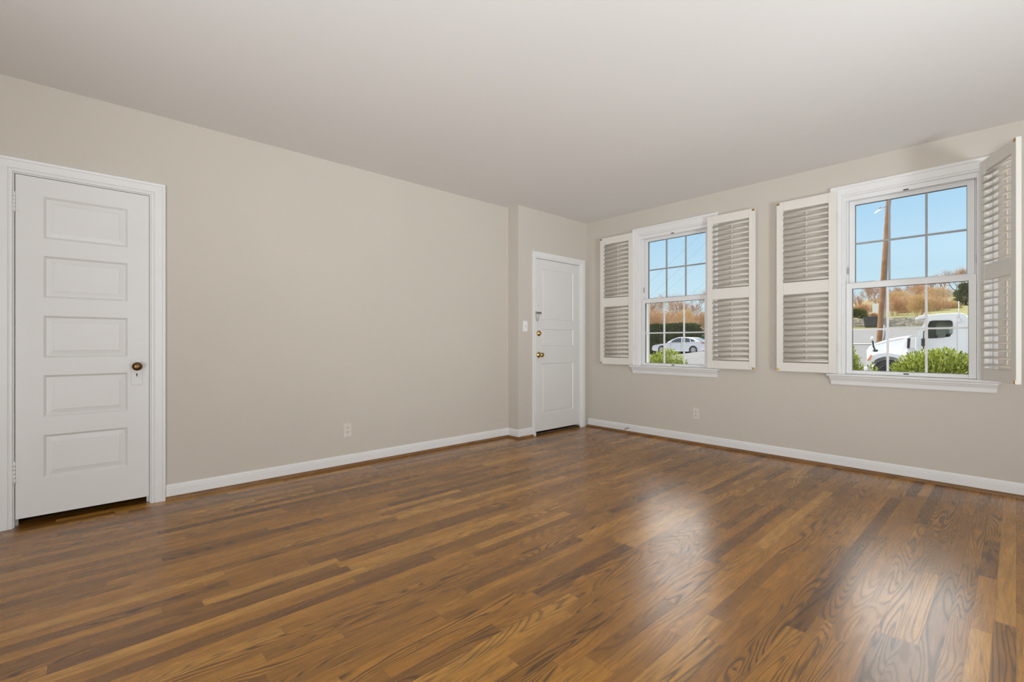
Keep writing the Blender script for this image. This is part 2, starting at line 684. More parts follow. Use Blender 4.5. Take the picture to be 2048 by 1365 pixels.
def hinge(parent, org, x, y, z0, z1, side):
    mb = MB()
    n = 5
    h = (z1 - z0) / n
    for k in range(n):
        mb.lathe([(0.0062, z0 + k * h + 0.0005), (0.0062, z0 + (k + 1) * h - 0.0005)], 'Z', (x + 0.006, y, 0), 12)
    mb.lathe([(0.003, z0 - 0.006), (0.005, z0 - 0.003), (0.005, z1 + 0.003), (0.003, z1 + 0.006)], 'Z', (x + 0.006, y, 0), 10)
    mb.box(x, x + 0.0025, min(y, y + side * 0.014), max(y, y + side * 0.014), z0, z1)
    mb.build('hinge', M['trim'], parent, org)


# closet door on the left wall
d1o = (XL, 0.0, 0.0)
d1 = struct(empty('door_1', d1o))
path = [(D1[0] + 0.006, 0.0), (D1[0] + 0.006, D1[3] - 0.006), (D1[1] - 0.006, D1[3] - 0.006), (D1[1] - 0.006, 0.0)]
MB().sweep(path, scaled(CASE, 0.078), lambda a, b, h: (XL + h, a, b)).build('casing', M['trim'], d1, d1o)
mb = MB()
jm = 0.012
mb.box(XL - 0.12, XL + 0.0, D1[0], D1[0] + jm, 0, D1[3] - jm)
mb.box(XL - 0.12, XL + 0.0, D1[1] - jm, D1[1], 0, D1[3] - jm)
mb.box(XL - 0.12, XL + 0.0, D1[0], D1[1], D1[3] - jm, D1[3])
mb.box(XL - 0.065, XL - 0.045, D1[0] + jm, D1[0] + jm + 0.012, 0, D1[3] - jm)
mb.box(XL - 0.065, XL - 0.045, D1[1] - jm - 0.012, D1[1] - jm, 0, D1[3] - jm)
mb.build('jamb', M['trim'], d1, d1o)
ps = [(-0.184, 0.194, a, b) for a, b in ((0.259, 0.509), (0.614, 0.858), (0.961, 1.206), (1.312, 1.555), (1.656, 1.900))]
panel_slab(-0.2965, 0.3015, 0.046, 2.006, XL - 0.001, 0.036, ps).build('door_leaf', M['door'], d1, d1o)
hinge(d1, d1o, XL, -0.3005, 1.796, 1.900, 1)
hinge(d1, d1o, XL, -0.3005, 0.256, 0.370, 1)
pl = MB().box(XL - 0.001, XL + 0.003, 0.210, 0.268, 0.776, 0.948).build('escutcheon', M['door'], d1, d1o, bevel=0.002)
kh = MB()
kh.lathe([(0.0042, 0.0), (0.0042, 0.0008)], 'X', (XL + 0.003, 0.239, 0.846), 14)
kh.quad([(XL + 0.0038, 0.2370, 0.845), (XL + 0.0038, 0.2410, 0.845), (XL + 0.0038, 0.2418, 0.832), (XL + 0.0038, 0.2362, 0.832)])
kh.build('keyhole', M['slot'], pl)
bpy.data.objects['keyhole'].data.transform(Matrix.Translation((-XL, 0, 0)))
kn = MB()
kn.lathe([(0.013, 0.0), (0.013, 0.004), (0.009, 0.008), (0.0085, 0.024), (0.012, 0.028), (0.022, 0.034), (0.0265, 0.043), (0.0265, 0.048),
          (0.022, 0.056), (0.012, 0.060), (0.003, 0.061)], 'X', (XL + 0.003, 0.238, 0.897), 28)
kn.build('door_knob', M['bronze'], d1, d1o)

# front door in the entry wall
d2o = (XE, 4.1, 0.0)
d2 = struct(empty('door_2', d2o))
lf = D2[0] + 0.006
rt = D2[1] - 0.006
CASE2 = [(0, 0), (0, 0.012), (0.010, 0.016), (0.018, 0.013), (0.030, 0.020), (0.060, 0.024), (0.080, 0.024), (0.086, 0.018), (0.086, 0)]
mb = MB()
pl2 = [(lf, 0.0), (lf, D2[3] - 0.006), (rt, D2[3] - 0.006), (rt, 0.0)]
# narrow left leg, wider head and right leg: built as three mitred pieces
wl, wh, wr = 0.050, 0.074, 0.088


def cs(k):
    return scaled(CASE2, k)


ringA = [(XE + h, lf - o, 0.0) for o, h in cs(wl)]
ringB = [(XE + h, lf - o, D2[3] - 0.006 + o2) for (o, h), (o2, h2) in zip(cs(wl), cs(wh))]
ringC = [(XE + h, rt + o, D2[3] - 0.006 + o2) for (o, h), (o2, h2) in zip(cs(wr), cs(wh))]
ringD = [(XE + h, rt + o, 0.0) for o, h in cs(wr)]
mb.loft([ringA, ringB, ringC, ringD], smooth=False)
mb.build('casing', M['trim'], d2, d2o)
mb = MB()
mb.box(XE - 0.12, XE, D2[0], D2[0] + 0.008, 0, D2[3] - 0.006)
mb.box(XE - 0.12, XE, D2[1] - 0.010, D2[1], 0, D2[3] - 0.006)
mb.box(XE - 0.12, XE, D2[0], D2[1], D2[3] - 0.006, D2[3])
mb.build('jamb', M['trim'], d2, d2o)
ps = [(3.833, 4.390, 0.232, 0.808), (3.833, 4.390, 1.008, 1.205), (3.833, 4.390, 1.310, 1.892)]
panel_slab(3.7315, 4.5005, 0.040, 2.000, XE - 0.001, 0.044, ps, 0.010, 0.034, 0.009, 0.004).build('door_leaf', M['door'], d2, d2o)
MB().box(XE - 0.12, XE + 0.010, D2[0] + 0.009, D2[1] - 0.011, 0.0, 0.022).build('threshold', M['threshold'], d2, d2o, bevel=0.004)
hinge(d2, d2o, XE, 4.503, 1.765, 1.893, -1)
hinge(d2, d2o, XE, 4.503, 0.268, 0.398, -1)
MB().lathe([(0.006, 0), (0.006, 0.002), (0.003, 0.003)], 'X', (XE, 3.776, 1.472), 12).build('peephole', M['steel'], d2, d2o)
mb = MB()
mb.lathe([(0.033, 0.0), (0.033, 0.004), (0.029, 0.010), (0.022, 0.013), (0.021, 0.018), (0.004, 0.019)], 'X', (XE, 3.784, 1.154), 26)
mb.box(XE + 0.015, XE + 0.034, 3.7815, 3.7865, 1.142, 1.166)
mb.build('deadbolt', M['brass'], d2, d2o)
mb = MB()
mb.lathe([(0.034, 0.0), (0.034, 0.004), (0.029, 0.010), (0.015, 0.013), (0.012, 0.018), (0.0115, 0.030), (0.016, 0.034), (0.025, 0.042), (0.0275, 0.052),
          (0.0265, 0.060), (0.020, 0.067), (0.010, 0.070), (0.002, 0.0705)], 'X', (XE, 3.782, 0.909), 28)
mb.build('door_knob', M['brass'], d2, d2o)
# chain lock: keeper on the frame, slide plate on the leaf, hanging chain
mb = MB()
mb.box(XE + 0.012, XE + 0.020, 3.694, 3.716, 1.372, 1.404)
mb.lathe([(0.006, 0), (0.006, 0.016), (0.002, 0.018)], 'X', (XE + 0.018, 3.708, 1.388), 12)
mb.build('chain_keeper', M['steel'], d2, d2o, bevel=0.0015)
mb = MB()
mb.box(XE, XE + 0.005, 3.738, 3.822, 1.373, 1.397)
mb.box(XE + 0.005, XE + 0.011, 3.742, 3.818, 1.3735, 1.3795)
mb.box(XE + 0.005, XE + 0.011, 3.742, 3.818, 1.3905, 1.3965)
mb.lathe([(0.006, 0.004), (0.006, 0.014), (0.008, 0.016), (0.008, 0.019), (0.003, 0.020)], 'X', (XE, 3.760, 1.385), 12)
cp = mb.build('chain_plate', M['steel'], d2, d2o, bevel=0.001)
mb = MB()
pts = []
for k in range(25):
    s = k / 24
    pts.append((XE + 0.024, 3.711 + 0.050 * s, 1.384 - 0.092 * (1 - (2 * s - 1) ** 2) ** 0.8))
for k in range(24):
    a, b = Vector(pts[k]), Vector(pts[k + 1])
    c = (a + b) / 2
    tdir = (b - a).normalized()
    sd = Vector((1, 0, 0)) if k % 2 else tdir.cross(Vector((1, 0, 0)))
    lp = []
    hl = (b - a).length * 0.75
    for q in range(11):
        an = 2 * math.pi * q / 10
        lp.append(c + tdir * hl * math.cos(an) + sd * 0.0035 * math.sin(an))
    mb.tube(lp, 0.0011, 5)
mb.build('chain', M['steel'], d2, d2o)

# ------------------------------------------------------------------ windows
WCASE = [(0, 0), (0, 0.010), (0.005, 0.014), (0.013, 0.014), (0.018, 0.010), (0.022, 0.015), (0.064, 0.018), (0.069, 0.018), (0.073, 0.023),
         (0.088, 0.024), (0.093, 0.022), (0.095, 0.016), (0.095, 0)]


def window(idx, c):
    org = (c, YW, 0.0)
    r = struct(empty('window_%d' % idx, org))

    def part(mb, name, m, parent=None, bevel=0.0):
        if parent is None:
            return mb.build(name, m, r, None, bevel)
        return mb.build(name, m, parent, None, bevel)
    # casing around left, head, right
    zb, zt, hw = 0.788, 2.257, 0.395
    path = [(-hw, zb), (-hw, zt), (hw, zt), (hw, zb)]
    part(MB().sweep(path, WCASE, lambda a, b, h: (a, -h, b)), 'casing', M['trim'])
    # frame of the unit inside the opening
    mb = MB()
    mb.box(-hw, -0.386, 0.001, 0.13, 0.788, zt)
    mb.box(0.386, hw, 0.001, 0.13, 0.788, zt)
    mb.box(-0.386, 0.386, 0.001, 0.13, 2.238, zt)
    mb.box(-0.386, -0.374, 0.056, 0.13, 0.788, 2.238)
    mb.box(0.374, 0.386, 0.056, 0.13, 0.788, 2.238)
    mb.box(-0.374, 0.374, 0.056, 0.13, 2.228, 2.238)
    mb.box(-0.386, 0.386, 0.001, 0.012, 2.222, 2.238)
    mb.box(-hw, hw, 0.056, 0.16, 0.766, 0.800)
    part(mb, 'window_frame', M['vinyl'], bevel=0.0012)

    def sash(name, ow, z0, z1, gx, g0, g1, y0, y1):
        mb = MB()
        mb.box(-ow, -gx, y0, y1, z0, z1)
        mb.box(gx, ow, y0, y1, z0, z1)
        mb.box(-gx, gx, y0, y1, z0, g0)
        mb.box(-gx, gx, y0, y1, g1, z1)
        s = part(mb, name, M['vinyl'], bevel=0.0018)
        ym = (y0 + y1) / 2
        part(MB().box(-gx - 0.004, gx + 0.004, ym - 0.002, ym + 0.002, g0 - 0.004, g1 + 0.004), 'pane', M['pane'], s)
        mb = MB()
        mw = 0.0068
        for sx in (-1, 1):
            mb.box(sx * gx / 3 - mw, sx * gx / 3 + mw, ym - 0.008, ym + 0.008, g0, g1)
        zc = (g0 + g1) / 2
        mb.box(-gx, gx, ym - 0.0082, ym + 0.0082, zc - mw, zc + mw)
        part(mb, 'muntins', M['muntin_shade'] if name == 'upper_sash' else M['vinyl'], s)
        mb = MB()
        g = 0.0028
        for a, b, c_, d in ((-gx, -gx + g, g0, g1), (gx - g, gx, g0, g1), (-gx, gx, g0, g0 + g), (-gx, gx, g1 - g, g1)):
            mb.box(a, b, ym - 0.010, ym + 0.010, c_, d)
        part(mb, 'shadow_gap', M['shadow_gap'], s)
        return s
    lo = sash('lower_sash', 0.384, 0.791, 1.538, 0.3435, 0.8185, 1.493, 0.014, 0.050)
    up = sash('upper_sash', 0.3725, 1.505, 2.226, 0.333, 1.549, 2.193, 0.060, 0.096)
    for sx in (-0.19, 0.19):
        mb = MB()
        mb.box(sx - 0.030, sx + 0.030, 0.018, 0.046, 1.538, 1.542)
        mb.lathe([(0.011, 1.542), (0.011, 1.549), (0.004, 1.551)], 'Z', (sx, 0.034, 0), 12)
        mb.box(sx - 0.004, sx + 0.026, 0.028, 0.038, 1.544, 1.550)
        mb.build('sash_lock', M['vinyl'], lo, None, 0.001)
    for sx in (-0.379, 0.379):
        MB().box(sx - 0.004, sx + 0.004, 0.052, 0.0595, 1.62, 1.68).build('balance_clip', M['steel'], r)
    for z, y in ((2.2275, 0.0), (0.806, 0.014)):
        mb = MB()
        mb.box(-0.016, 0.016, y - 0.004, y + 0.001, z - 0.004, z + 0.004)
        mb.build('shutter_catch', M['slot'], r, None, 0.001)
    # stool and apron
    mb = MB()
    sp = [(0.055, 0.768), (-0.050, 0.768), (-0.057, 0.771), (-0.060, 0.777), (-0.057, 0.784), (-0.050, 0.788), (0.055, 0.788)]
    x0, x1 = -0.395, 0.395
    mb.loft([[(x0, y, z) for y, z in sp], [(x1, y, z) for y, z in sp]], smooth=False)
    sp2 = [(-0.0005, 0.768)] + sp[1:6] + [(-0.0005, 0.788)]
    for a, b in ((-0.507, -0.395), (0.395, 0.507)):
        mb.loft([[(a, y, z) for y, z in sp2], [(b, y, z) for y, z in sp2]], smooth=False)
    part(mb, 'stool', M['trim'])
    ap = [(0, 0.0, 0.697), (0, 0.012, 0.697), (0.001, 0.015, 0.702), (0.003, 0.016, 0.712), (0.004, 0.018, 0.730), (0.010, 0.030, 0.752), (0.012, 0.034, 0.757), (0.012, 0.034, 0.768), (0, 0.0, 0.768)]
    lo_ = [(-0.482 - k, -y, z) for k, y, z in ap]
    hi_ = [(0.482 + k, -y, z) for k, y, z in ap]
    part(MB().loft([lo_, hi_], smooth=False), 'apron', M['trim'])
    return r


for i, c in enumerate(WIN):
    window(i + 1, c)

# ------------------------------------------------------------------ plantation shutters
SW, SZ0, SZ1 = 0.452, 0.792, 2.307


def shutter(label, hx, hy, rz, mirror, tilt):
    """hinge edge at the local origin, panel along +x (or -x when mirrored), +y is the side the louvre rod is on"""
    r = empty('plantation_shutter', (hx, hy, 0.0), rz)
    tag(r, label, 'shutter', 'louvered shutters beside the windows')
    sg = -1 if mirror else 1

    def bx(mb, a, b, y0, y1, z0, z1):
        a, b = sorted((sg * a, sg * b))
        mb.box(a, b, y0, y1, z0, z1)
    T = 0.013
    st = 0.054
    fr = MB()
    bx(fr, 0, st, -T, T, SZ0, SZ1)
    bx(fr, SW - st, SW, -T, T, SZ0, SZ1)
    for z0, z1 in ((SZ0, 0.872), (1.476, 1.582), (2.226, SZ1)):
        bx(fr, st, SW - st, -T + 0.001, T - 0.001, z0, z1)
    fr.build('frame', M['shutter'], r, None, 0.0022)
    for z0, z1, n in ((1.582, 2.226, 13), (0.872, 1.476, 12)):
        mb = MB()
        p = (z1 - z0) / n
        rod = MB()
        for k in range(n):
            zc = z0 + p * (k + 0.5)
            ring = []
            for q in range(14):
                an = 2 * math.pi * q / 14
                a, b = 0.0275 * math.cos(an), 0.0052 * math.sin(an)
                ring.append((a * math.cos(tilt) - b * math.sin(tilt), a * math.sin(tilt) + b * math.cos(tilt)))
            xa, xb = sorted((sg * (st + 0.0015), sg * (SW - st - 0.0015)))
            mb.loft([[(xa, y, zc + z) for y, z in ring], [(xb, y, zc + z) for y, z in ring]])
            mb.lathe([(0.003, min(sg * (st - 0.002), sg * (SW - st + 0.002))), (0.003, max(sg * (st - 0.002), sg * (SW - st + 0.002)))], 'X', (0, 0, zc), 8)
        mb.build('louver_bank', M['louver'], r)
        yb = 0.0275 * math.cos(tilt) + 0.003
        zo = 0.0275 * math.sin(tilt)
        rod.box(sg * SW / 2 - 0.006, sg * SW / 2 + 0.006, yb, yb + 0.009, z0 + 0.02 + zo, z1 - 0.03 + zo)
        rod.build('tilt_rod', M['louver'], r, None, 0.002)
    for z in (SZ1 - 0.014, SZ0 + 0.014):
        mb = MB()
        bx(mb, SW - 0.026, SW - 0.002, -T - 0.0015, -T, z - 0.010, z + 0.010)
        mb.lathe([(0.0035, -0.0012), (0.0035, 0.0002), (0.001, 0.0004)], 'Y', (sg * (SW - 0.014), -T - 0.0015, z), 10)
        mb.build('catch_plate', M['brass'], r)
    for z in (1.0, 2.08):
        mb = MB()
        mb.lathe([(0.004, z - 0.03), (0.004, z + 0.03)], 'Z', (-sg * 0.0045, 0.006, 0), 10)
        bx(mb, -0.0005, 0.0, -0.002, 0.010, z - 0.03, z + 0.03)
        mb.build('hinge', M['trim'], r)
    return r


TL = math.radians(34)
shutter('white louvered shutter folded flat on the wall beside the front door', -2.966, 4.6045, 0, True, TL)
shutter('white louvered shutter folded open right of the window with the car in view', -2.102, 4.6045, 0, False, TL)
shutter('white louvered shutter folded flat left of the window with the truck in view', -1.015, 4.6045, 0, True, TL)
hp, fp = Vector((-0.158, 4.604)), Vector((0.010, 4.185))
dv = fp - hp
shutter('white louvered shutter swung out into the room at the right edge of the picture', hp.x, hp.y, math.atan2(dv.y, dv.x), False, math.radians(14))

# ------------------------------------------------------------------ outlets, switch, door stop


def wall_plate(root, mats, toggle=False):
    """plate in the local plane y=0 facing -y"""
    MB().box(-0.0355, 0.0355, -0.0055, 0.0, -0.058, 0.058).build('cover_plate', mats, root, None, 0.0025)
    if toggle:
        mb = MB()
        mb.box(-0.005, 0.005, -0.0062, -0.0054, -0.0125, 0.0125)
        mb.build('toggle_slot', M['rubber'], root)
        mb = MB()
        mb.loft([[(-0.004, -0.005, -0.004), (0.004, -0.005, -0.004), (0.004, -0.005, 0.007), (-0.004, -0.005, 0.007)],
                 [(-0.0035, -0.017, 0.006), (0.0035, -0.017, 0.006), (0.0035, -0.015, 0.013), (-0.0035, -0.015, 0.013)]], smooth=False)
        mb.build('toggle', mats, root)
        for z in (-0.030, 0.030):
            MB().lathe([(0.003, -0.0068), (0.003, -0.005)], 'Y', (0, 0, z), 10).build('screw', mats, root)
        return
    for z in (-0.0195, 0.0195):
        mb = MB()
        out = [(0.0165 * math.cos(a), z + max(-0.0135, min(0.0135, 0.0175 * math.sin(a)))) for a in [2 * math.pi * k / 24 for k in range(24)]]
        mb.extrude(out, -0.0072, -0.005)
        rc = mb.build('receptacle', mats, root)
        s = MB()
        s.box(-0.0080, -0.0050, -0.0076, -0.0070, z - 0.001, z + 0.009)
        s.box(0.0050, 0.0080, -0.0076, -0.0070, z + 0.0, z + 0.008)
        s.lathe([(0.0028, -0.0076), (0.0028, -0.0070)], 'Y', (0, 0, z - 0.0075), 12)
        s.build('slots', M['slot'], rc)
    MB().lathe([(0.003, -0.0066), (0.003, -0.005)], 'Y', (0, 0, 0), 10).build('screw', mats, root)


o = empty('wall_outlet', (XL, 1.627, 0.308), math.pi / 2)
tag(o, 'beige power outlet low on the long left wall', 'outlet', 'power outlets')
wall_plate(o, M['outlet'])
o = empty('wall_outlet', (-2.2405, YW, 0.3135), 0)
tag(o, 'beige power outlet on the wall below the window with the car in view', 'outlet', 'power outlets')
wall_plate(o, M['outlet'])
o = empty('light_switch', (XE, 3.566, 1.230), math.pi / 2)
tag(o, 'white toggle light switch on the narrow wall beside the front door', 'light switch')
wall_plate(o, M['plate'], True)

o = empty('door_stop', (-3.044, YW - 0.013, 0.058))
tag(o, 'small metal spring door stop screwed to the white baseboard near the corner', 'door stop')
MB().lathe([(0.009, 0.0), (0.009, -0.004), (0.005, -0.008)], 'Y', (0, 0, 0), 14).build('base', M['steel'], o)
pts = []
for k in range(97):
    a = 2 * math.pi * k / 8
    pts.append((0.0042 * math.cos(a), -0.006 - 0.058 * k / 96, 0.0042 * math.sin(a) - 0.006 * (k / 96) ** 2))
MB().tube(pts, 0.0011, 5).build('spring', M['steel'], o)
MB().lathe([(0.004, -0.060), (0.0075, -0.063), (0.0075, -0.073), (0.004, -0.076)], 'Y', (0, 0, -0.006), 14).build('rubber_tip', M['rubber'], o)

# ------------------------------------------------------------------ outdoors
M['lawn'] = mat('winter lawn', (0.22, 0.22, 0.075), 0.95, col2=(0.29, 0.25, 0.11), scale=1.3, spec=0.1)
M['mulch'] = mat('planting bed soil', (0.10, 0.07, 0.045), 0.95, col2=(0.17, 0.12, 0.08), scale=6, spec=0.1)
M['asphalt'] = mat('sunlit asphalt', (0.215, 0.207, 0.200), 0.9, var=0.08, scale=3, spec=0.1)
M['curb'] = mat('pale concrete curb', (0.62, 0.59, 0.54), 0.9, var=0.08, scale=4, spec=0.1)
M['bark'] = mat('grey brown bark', (0.20, 0.150, 0.115), 0.9, var=0.25, scale=8, spec=0.1)
M['twig'] = mat('russet bare twigs', (0.50, 0.31, 0.22), 0.9, var=0.25, scale=3, spec=0.1)
M['twig_grey'] = mat('grey bare twigs', (0.46, 0.36, 0.31), 0.9, var=0.25, scale=3, spec=0.1)
M['russet'] = mat('russet shrub leaves', (0.47, 0.285, 0.17), 0.85, col2=(0.63, 0.43, 0.28), scale=0.9, spec=0.1)
M['tan'] = mat('dry tan shrub leaves', (0.54, 0.38, 0.20), 0.85, col2=(0.68, 0.50, 0.29), scale=0.9, spec=0.1)
M['hedge'] = mat('dark evergreen hedge leaves', (0.055, 0.075, 0.028), 0.8, col2=(0.11, 0.145, 0.045), scale=2.0, spec=0.2)
M['hedgecore'] = mat('hedge core painted as shade', (0.022, 0.030, 0.013), 0.95, var=0.2, scale=6, spec=0.05)  # shade inside the hedge put into the core colour
M['conifer'] = mat('grey green evergreen needles', (0.10, 0.125, 0.065), 0.8, col2=(0.19, 0.20, 0.11), scale=1.2, spec=0.1)
M['stone'] = mat('stacked field stone', (0.40, 0.36, 0.30), 0.9, col2=(0.72, 0.66, 0.57), scale=2.5, spec=0.1)
M['planter'] = mat('dark grey planter', (0.075, 0.075, 0.08), 0.6, var=0.2, scale=4)
M['polewood'] = mat('weathered pole wood', (0.27, 0.145, 0.075), 0.85, col2=(0.37, 0.22, 0.13), scale=3, spec=0.1)
M['conduit'] = mat('grey metal conduit', (0.35, 0.36, 0.42), 0.5, var=0.1)
M['cable'] = mat('grey cable', (0.25, 0.26, 0.28), 0.6, var=0.1)
M['carwhite'] = mat('white car paint', (0.72, 0.73, 0.78), 0.25, var=0.01)
M['truckwhite'] = mat('white truck paint', (0.80, 0.81, 0.83), 0.28, var=0.01)
M['tinted'] = None
M['carglass'] = mat('dark car glass', (0.035, 0.055, 0.075), 0.08, var=0.1)
M['tyre'] = mat('black tyre rubber', (0.025, 0.025, 0.027), 0.8, var=0.2)
M['rim'] = mat('silver wheel', (0.55, 0.55, 0.58), 0.35, 0.6, var=0.05)
M['redlamp'] = mat('red tail lamp', (0.45, 0.03, 0.03), 0.25, var=0.1)
M['amber'] = mat('amber lamp', (0.85, 0.32, 0.12), 0.3, var=0.1)
M['lampglass'] = mat('headlamp lens', (0.70, 0.72, 0.75), 0.12, var=0.02)
M['blackplastic'] = mat('black plastic', (0.03, 0.03, 0.032), 0.5, var=0.2)
M['seat'] = mat('grey cab upholstery', (0.20, 0.20, 0.19), 0.8, var=0.2, scale=5)
M['signwhite'] = mat('white sign', (0.80, 0.80, 0.80), 0.5, var=0.02)


def tinted_mat():
    m = pane_mat()
    m.name = 'tinted cab glass'
    for n in m.node_tree.nodes:
        if n.type == 'BSDF_TRANSPARENT':
            n.inputs[0].default_value = (0.36, 0.42, 0.40, 1)
    return m


M['tinted'] = tinted_mat()


def leaf_mat():
    m = bpy.data.materials.new('glossy laurel leaves')
    m.use_nodes = True
    t = m.node_tree
    p = t.nodes['Principled BSDF']
    p.inputs['Roughness'].default_value = 0.45
    g = t.nodes.new('ShaderNodeNewGeometry')
    r = t.nodes.new('ShaderNodeValToRGB')
    e = r.color_ramp.elements
    e[0].color = (0.05, 0.10, 0.012, 1)
    e[1].color = (0.60, 0.60, 0.13, 1)
    k = e.new(0.55)
    k.color = (0.33, 0.40, 0.05, 1)
    t.links.new(g.outputs['Random Per Island'], r.inputs[0])
    t.links.new(r.outputs[0], p.inputs['Base Color'])
    tl = t.nodes.new('ShaderNodeBsdfTranslucent')
    t.links.new(r.outputs[0], tl.inputs[0])
    mx = t.nodes.new('ShaderNodeMixShader')
    mx.inputs[0].default_value = 0.25
    t.links.new(p.outputs[0], mx.inputs[1])
    t.links.new(tl.outputs[0], mx.inputs[2])
    t.links.new(mx.outputs[0], t.nodes['Material Output'].inputs[0])
    return m


M['leaf'] = leaf_mat()


def ground_h(X, Y):
    s = max(0.02, min(0.088, 0.043 + 0.0092 * (X + 18.8)))
    if Y < 9:
        return -0.45
    if Y < 14:
        return -0.45 - 0.15 * (Y - 9) / 5
    if Y < 21:
        return -0.60
    return -0.60 + s * (Y - 21)


def strip(xs, y_of, n, dz):
    mb = MB()
    cols = []
    for X in xs:
        a, b = y_of(X)
        cols.append([(X, a + (b - a) * k / n, ground_h(X, a + (b - a) * k / n) + dz) for k in range(n + 1)])
    for i in range(len(cols) - 1):
        for k in range(n):
            mb.quad([cols[i][k], cols[i + 1][k], cols[i + 1][k + 1], cols[i][k + 1]], True)
    return mb


xs = [-110, -105, -100, -95, -90] + [-88 + 2 * k for k in range(60)] + [32 + 5 * k for k in range(8)]
xfine = [-90 + 2 * k for k in range(61)]
# the ground stops at the house wall
mb = MB()
ys = [4.86, 7, 9, 11.5, 14, 17, 19, 21] + [21 + 1.5 * k for k in range(1, 40)] + [82.5 + 8 * k for k in range(16)]
for i in range(len(xs) - 1):
    for j in range(len(ys) - 1):
        q = [(xs[i], ys[j]), (xs[i + 1], ys[j]), (xs[i + 1], ys[j + 1]), (xs[i], ys[j + 1])]
        mb.quad([(a, b, ground_h(a, b)) for a, b in q], True)
o = mb.raw('ground', M['lawn'])
o['kind'] = 'structure'


def road_far(X):
    return max(39.5, min(56.5, 56.5 + (X + 8) * 1.7))


o = strip(xfine, lambda X: (13.5, road_far(X)), 24, 0.03).raw('road', M['asphalt'])
o['kind'] = 'structure'
o = strip([-26 + k for k in range(40)], lambda X: (37.6, 37.95), 1, 0.09).raw('kerb', M['curb'])
o['kind'] = 'structure'
o = strip([-12 + k for k in range(25)], lambda X: (4.87, 10.2), 6, 0.03).raw('planting_bed', M['mulch'])
o['kind'] = 'structure'


def rnd_dir(rg):
    z = rg.uniform(-1, 1)
    a = rg.uniform(0, 2 * math.pi)
    r = math.sqrt(1 - z * z)
    return Vector((r * math.cos(a), r * math.sin(a), z))


def leaf(mb, p, d, up, ln, wd):
    """pointed leaf folded along its midrib"""
    d = d.normalized()
    s = d.cross(up)
    if s.length < 1e-3:
        s = d.cross(Vector((1, 0, 0)))
    s.normalize()
    n = s.cross(d)
    i = len(mb.v)
    mb.v += [tuple(p), tuple(p + d * ln * 0.45 + s * wd + n * wd * 0.35), tuple(p + d * ln - n * wd * 0.3), tuple(p + d * ln * 0.45 - s * wd + n * wd * 0.35),
             tuple(p + d * ln * 0.5)]
    mb.f += [(i, i + 1, i + 4), (i + 1, i + 2, i + 4), (i, i + 4, i + 3), (i + 4, i + 2, i + 3)]
    mb.sm += [False] * 4


def bush(name, label, cat, base, rad, n, ln, wd, leafmat, stemmat, seed, top=None, group=None, shell=0.55, lumps=7, upright=0.5):
    """leafy shrub: lumpy crown of single leaves over a few branching stems"""
    rg = random.Random(seed)
    r = empty(name, base)
    tag(r, label, cat, group)
    cen = Vector((0, 0, rad[2]))
    lump = []
    for k in range(lumps):
        d = rnd_dir(rg)
        d.z = abs(d.z) * 0.9 - 0.15
        lump.append((cen + Vector((d.x * rad[0] * 0.55, d.y * rad[1] * 0.55, d.z * rad[2] * 0.55)), rg.uniform(0.42, 0.62)))
    lump.append((cen, 0.75))
    mb = MB()
    for k in range(n):
        c, f = rg.choice(lump)
        d = rnd_dir(rg)
        q = (shell + (1 - shell) * rg.random() ** 0.5)
        p = c + Vector((d.x * rad[0], d.y * rad[1], d.z * rad[2])) * (f * q)
        if p.z < 0.03:
            p.z = 0.03 + rg.random() * 0.25
        dd = (d + rnd_dir(rg) * 0.7 + Vector((0, 0, upright)))
        leaf(mb, p, dd, rnd_dir(rg), ln * rg.uniform(0.7, 1.2), wd * rg.uniform(0.8, 1.2))
    mb.raw('foliage', leafmat, r)
    st = MB()
    for k in range(9):
        a = rg.uniform(0, 2 * math.pi)
        e = Vector((math.cos(a) * rad[0] * 0.6, math.sin(a) * rad[1] * 0.6, rad[2] * rg.uniform(1.0, 1.5)))
        b = Vector((math.cos(a) * 0.06, math.sin(a) * 0.06, -0.05))
        st.tube([b, b.lerp(e, 0.5) + Vector((0, 0, rad[2] * 0.15)), e], 0.018 * max(1, rad[2]), 6, 0.006)
    st.raw('stems', stemmat, r)
    return r


def gpos(X, Y):
    return Vector((X, Y, ground_h(X, Y)))


# laurel bushes in front of the windows
p = atY(1890, 700, 8.6)
bush('laurel_bush', 'broad bright green laurel bush in front of the white truck cab', 'bush', gpos(p.x, 8.6), (0.62, 0.55, 0.75), 26000, 0.050, 0.0105, M['leaf'], M['bark'], 3, group='laurel bushes under the windows', lumps=16, upright=0.8)
p = atY(1698, 700, 8.3)
bush('laurel_bush', 'dark narrow laurel bush at the left edge of the truck window', 'bush', gpos(p.x, 8.3), (0.21, 0.3, 0.775), 5000, 0.048, 0.0095, M['leaf'], M['bark'], 5, group='laurel bushes under the windows', lumps=8, upright=1.2)
p = atY(1744, 745, 7.7)
bush('laurel_bush', 'low sprig of laurel before the front bumper of the white truck', 'bush', gpos(p.x, 7.7), (0.13, 0.2, 0.63), 1200, 0.05, 0.0095, M['leaf'], M['bark'], 8, group='laurel bushes under the windows', lumps=5, upright=1.2)
p = atY(1324, 720, 8.4)
bush('laurel_bush', 'yellow green laurel bush in front of the parked white sedan', 'bush', gpos(p.x, 8.4), (0.62, 0.6, 0.69), 20000, 0.052, 0.0105, M['leaf'], M['bark'], 11, group='laurel bushes under the windows', lumps=12, upright=0.9)

# ---- white sedan parked along the street, nose to the left


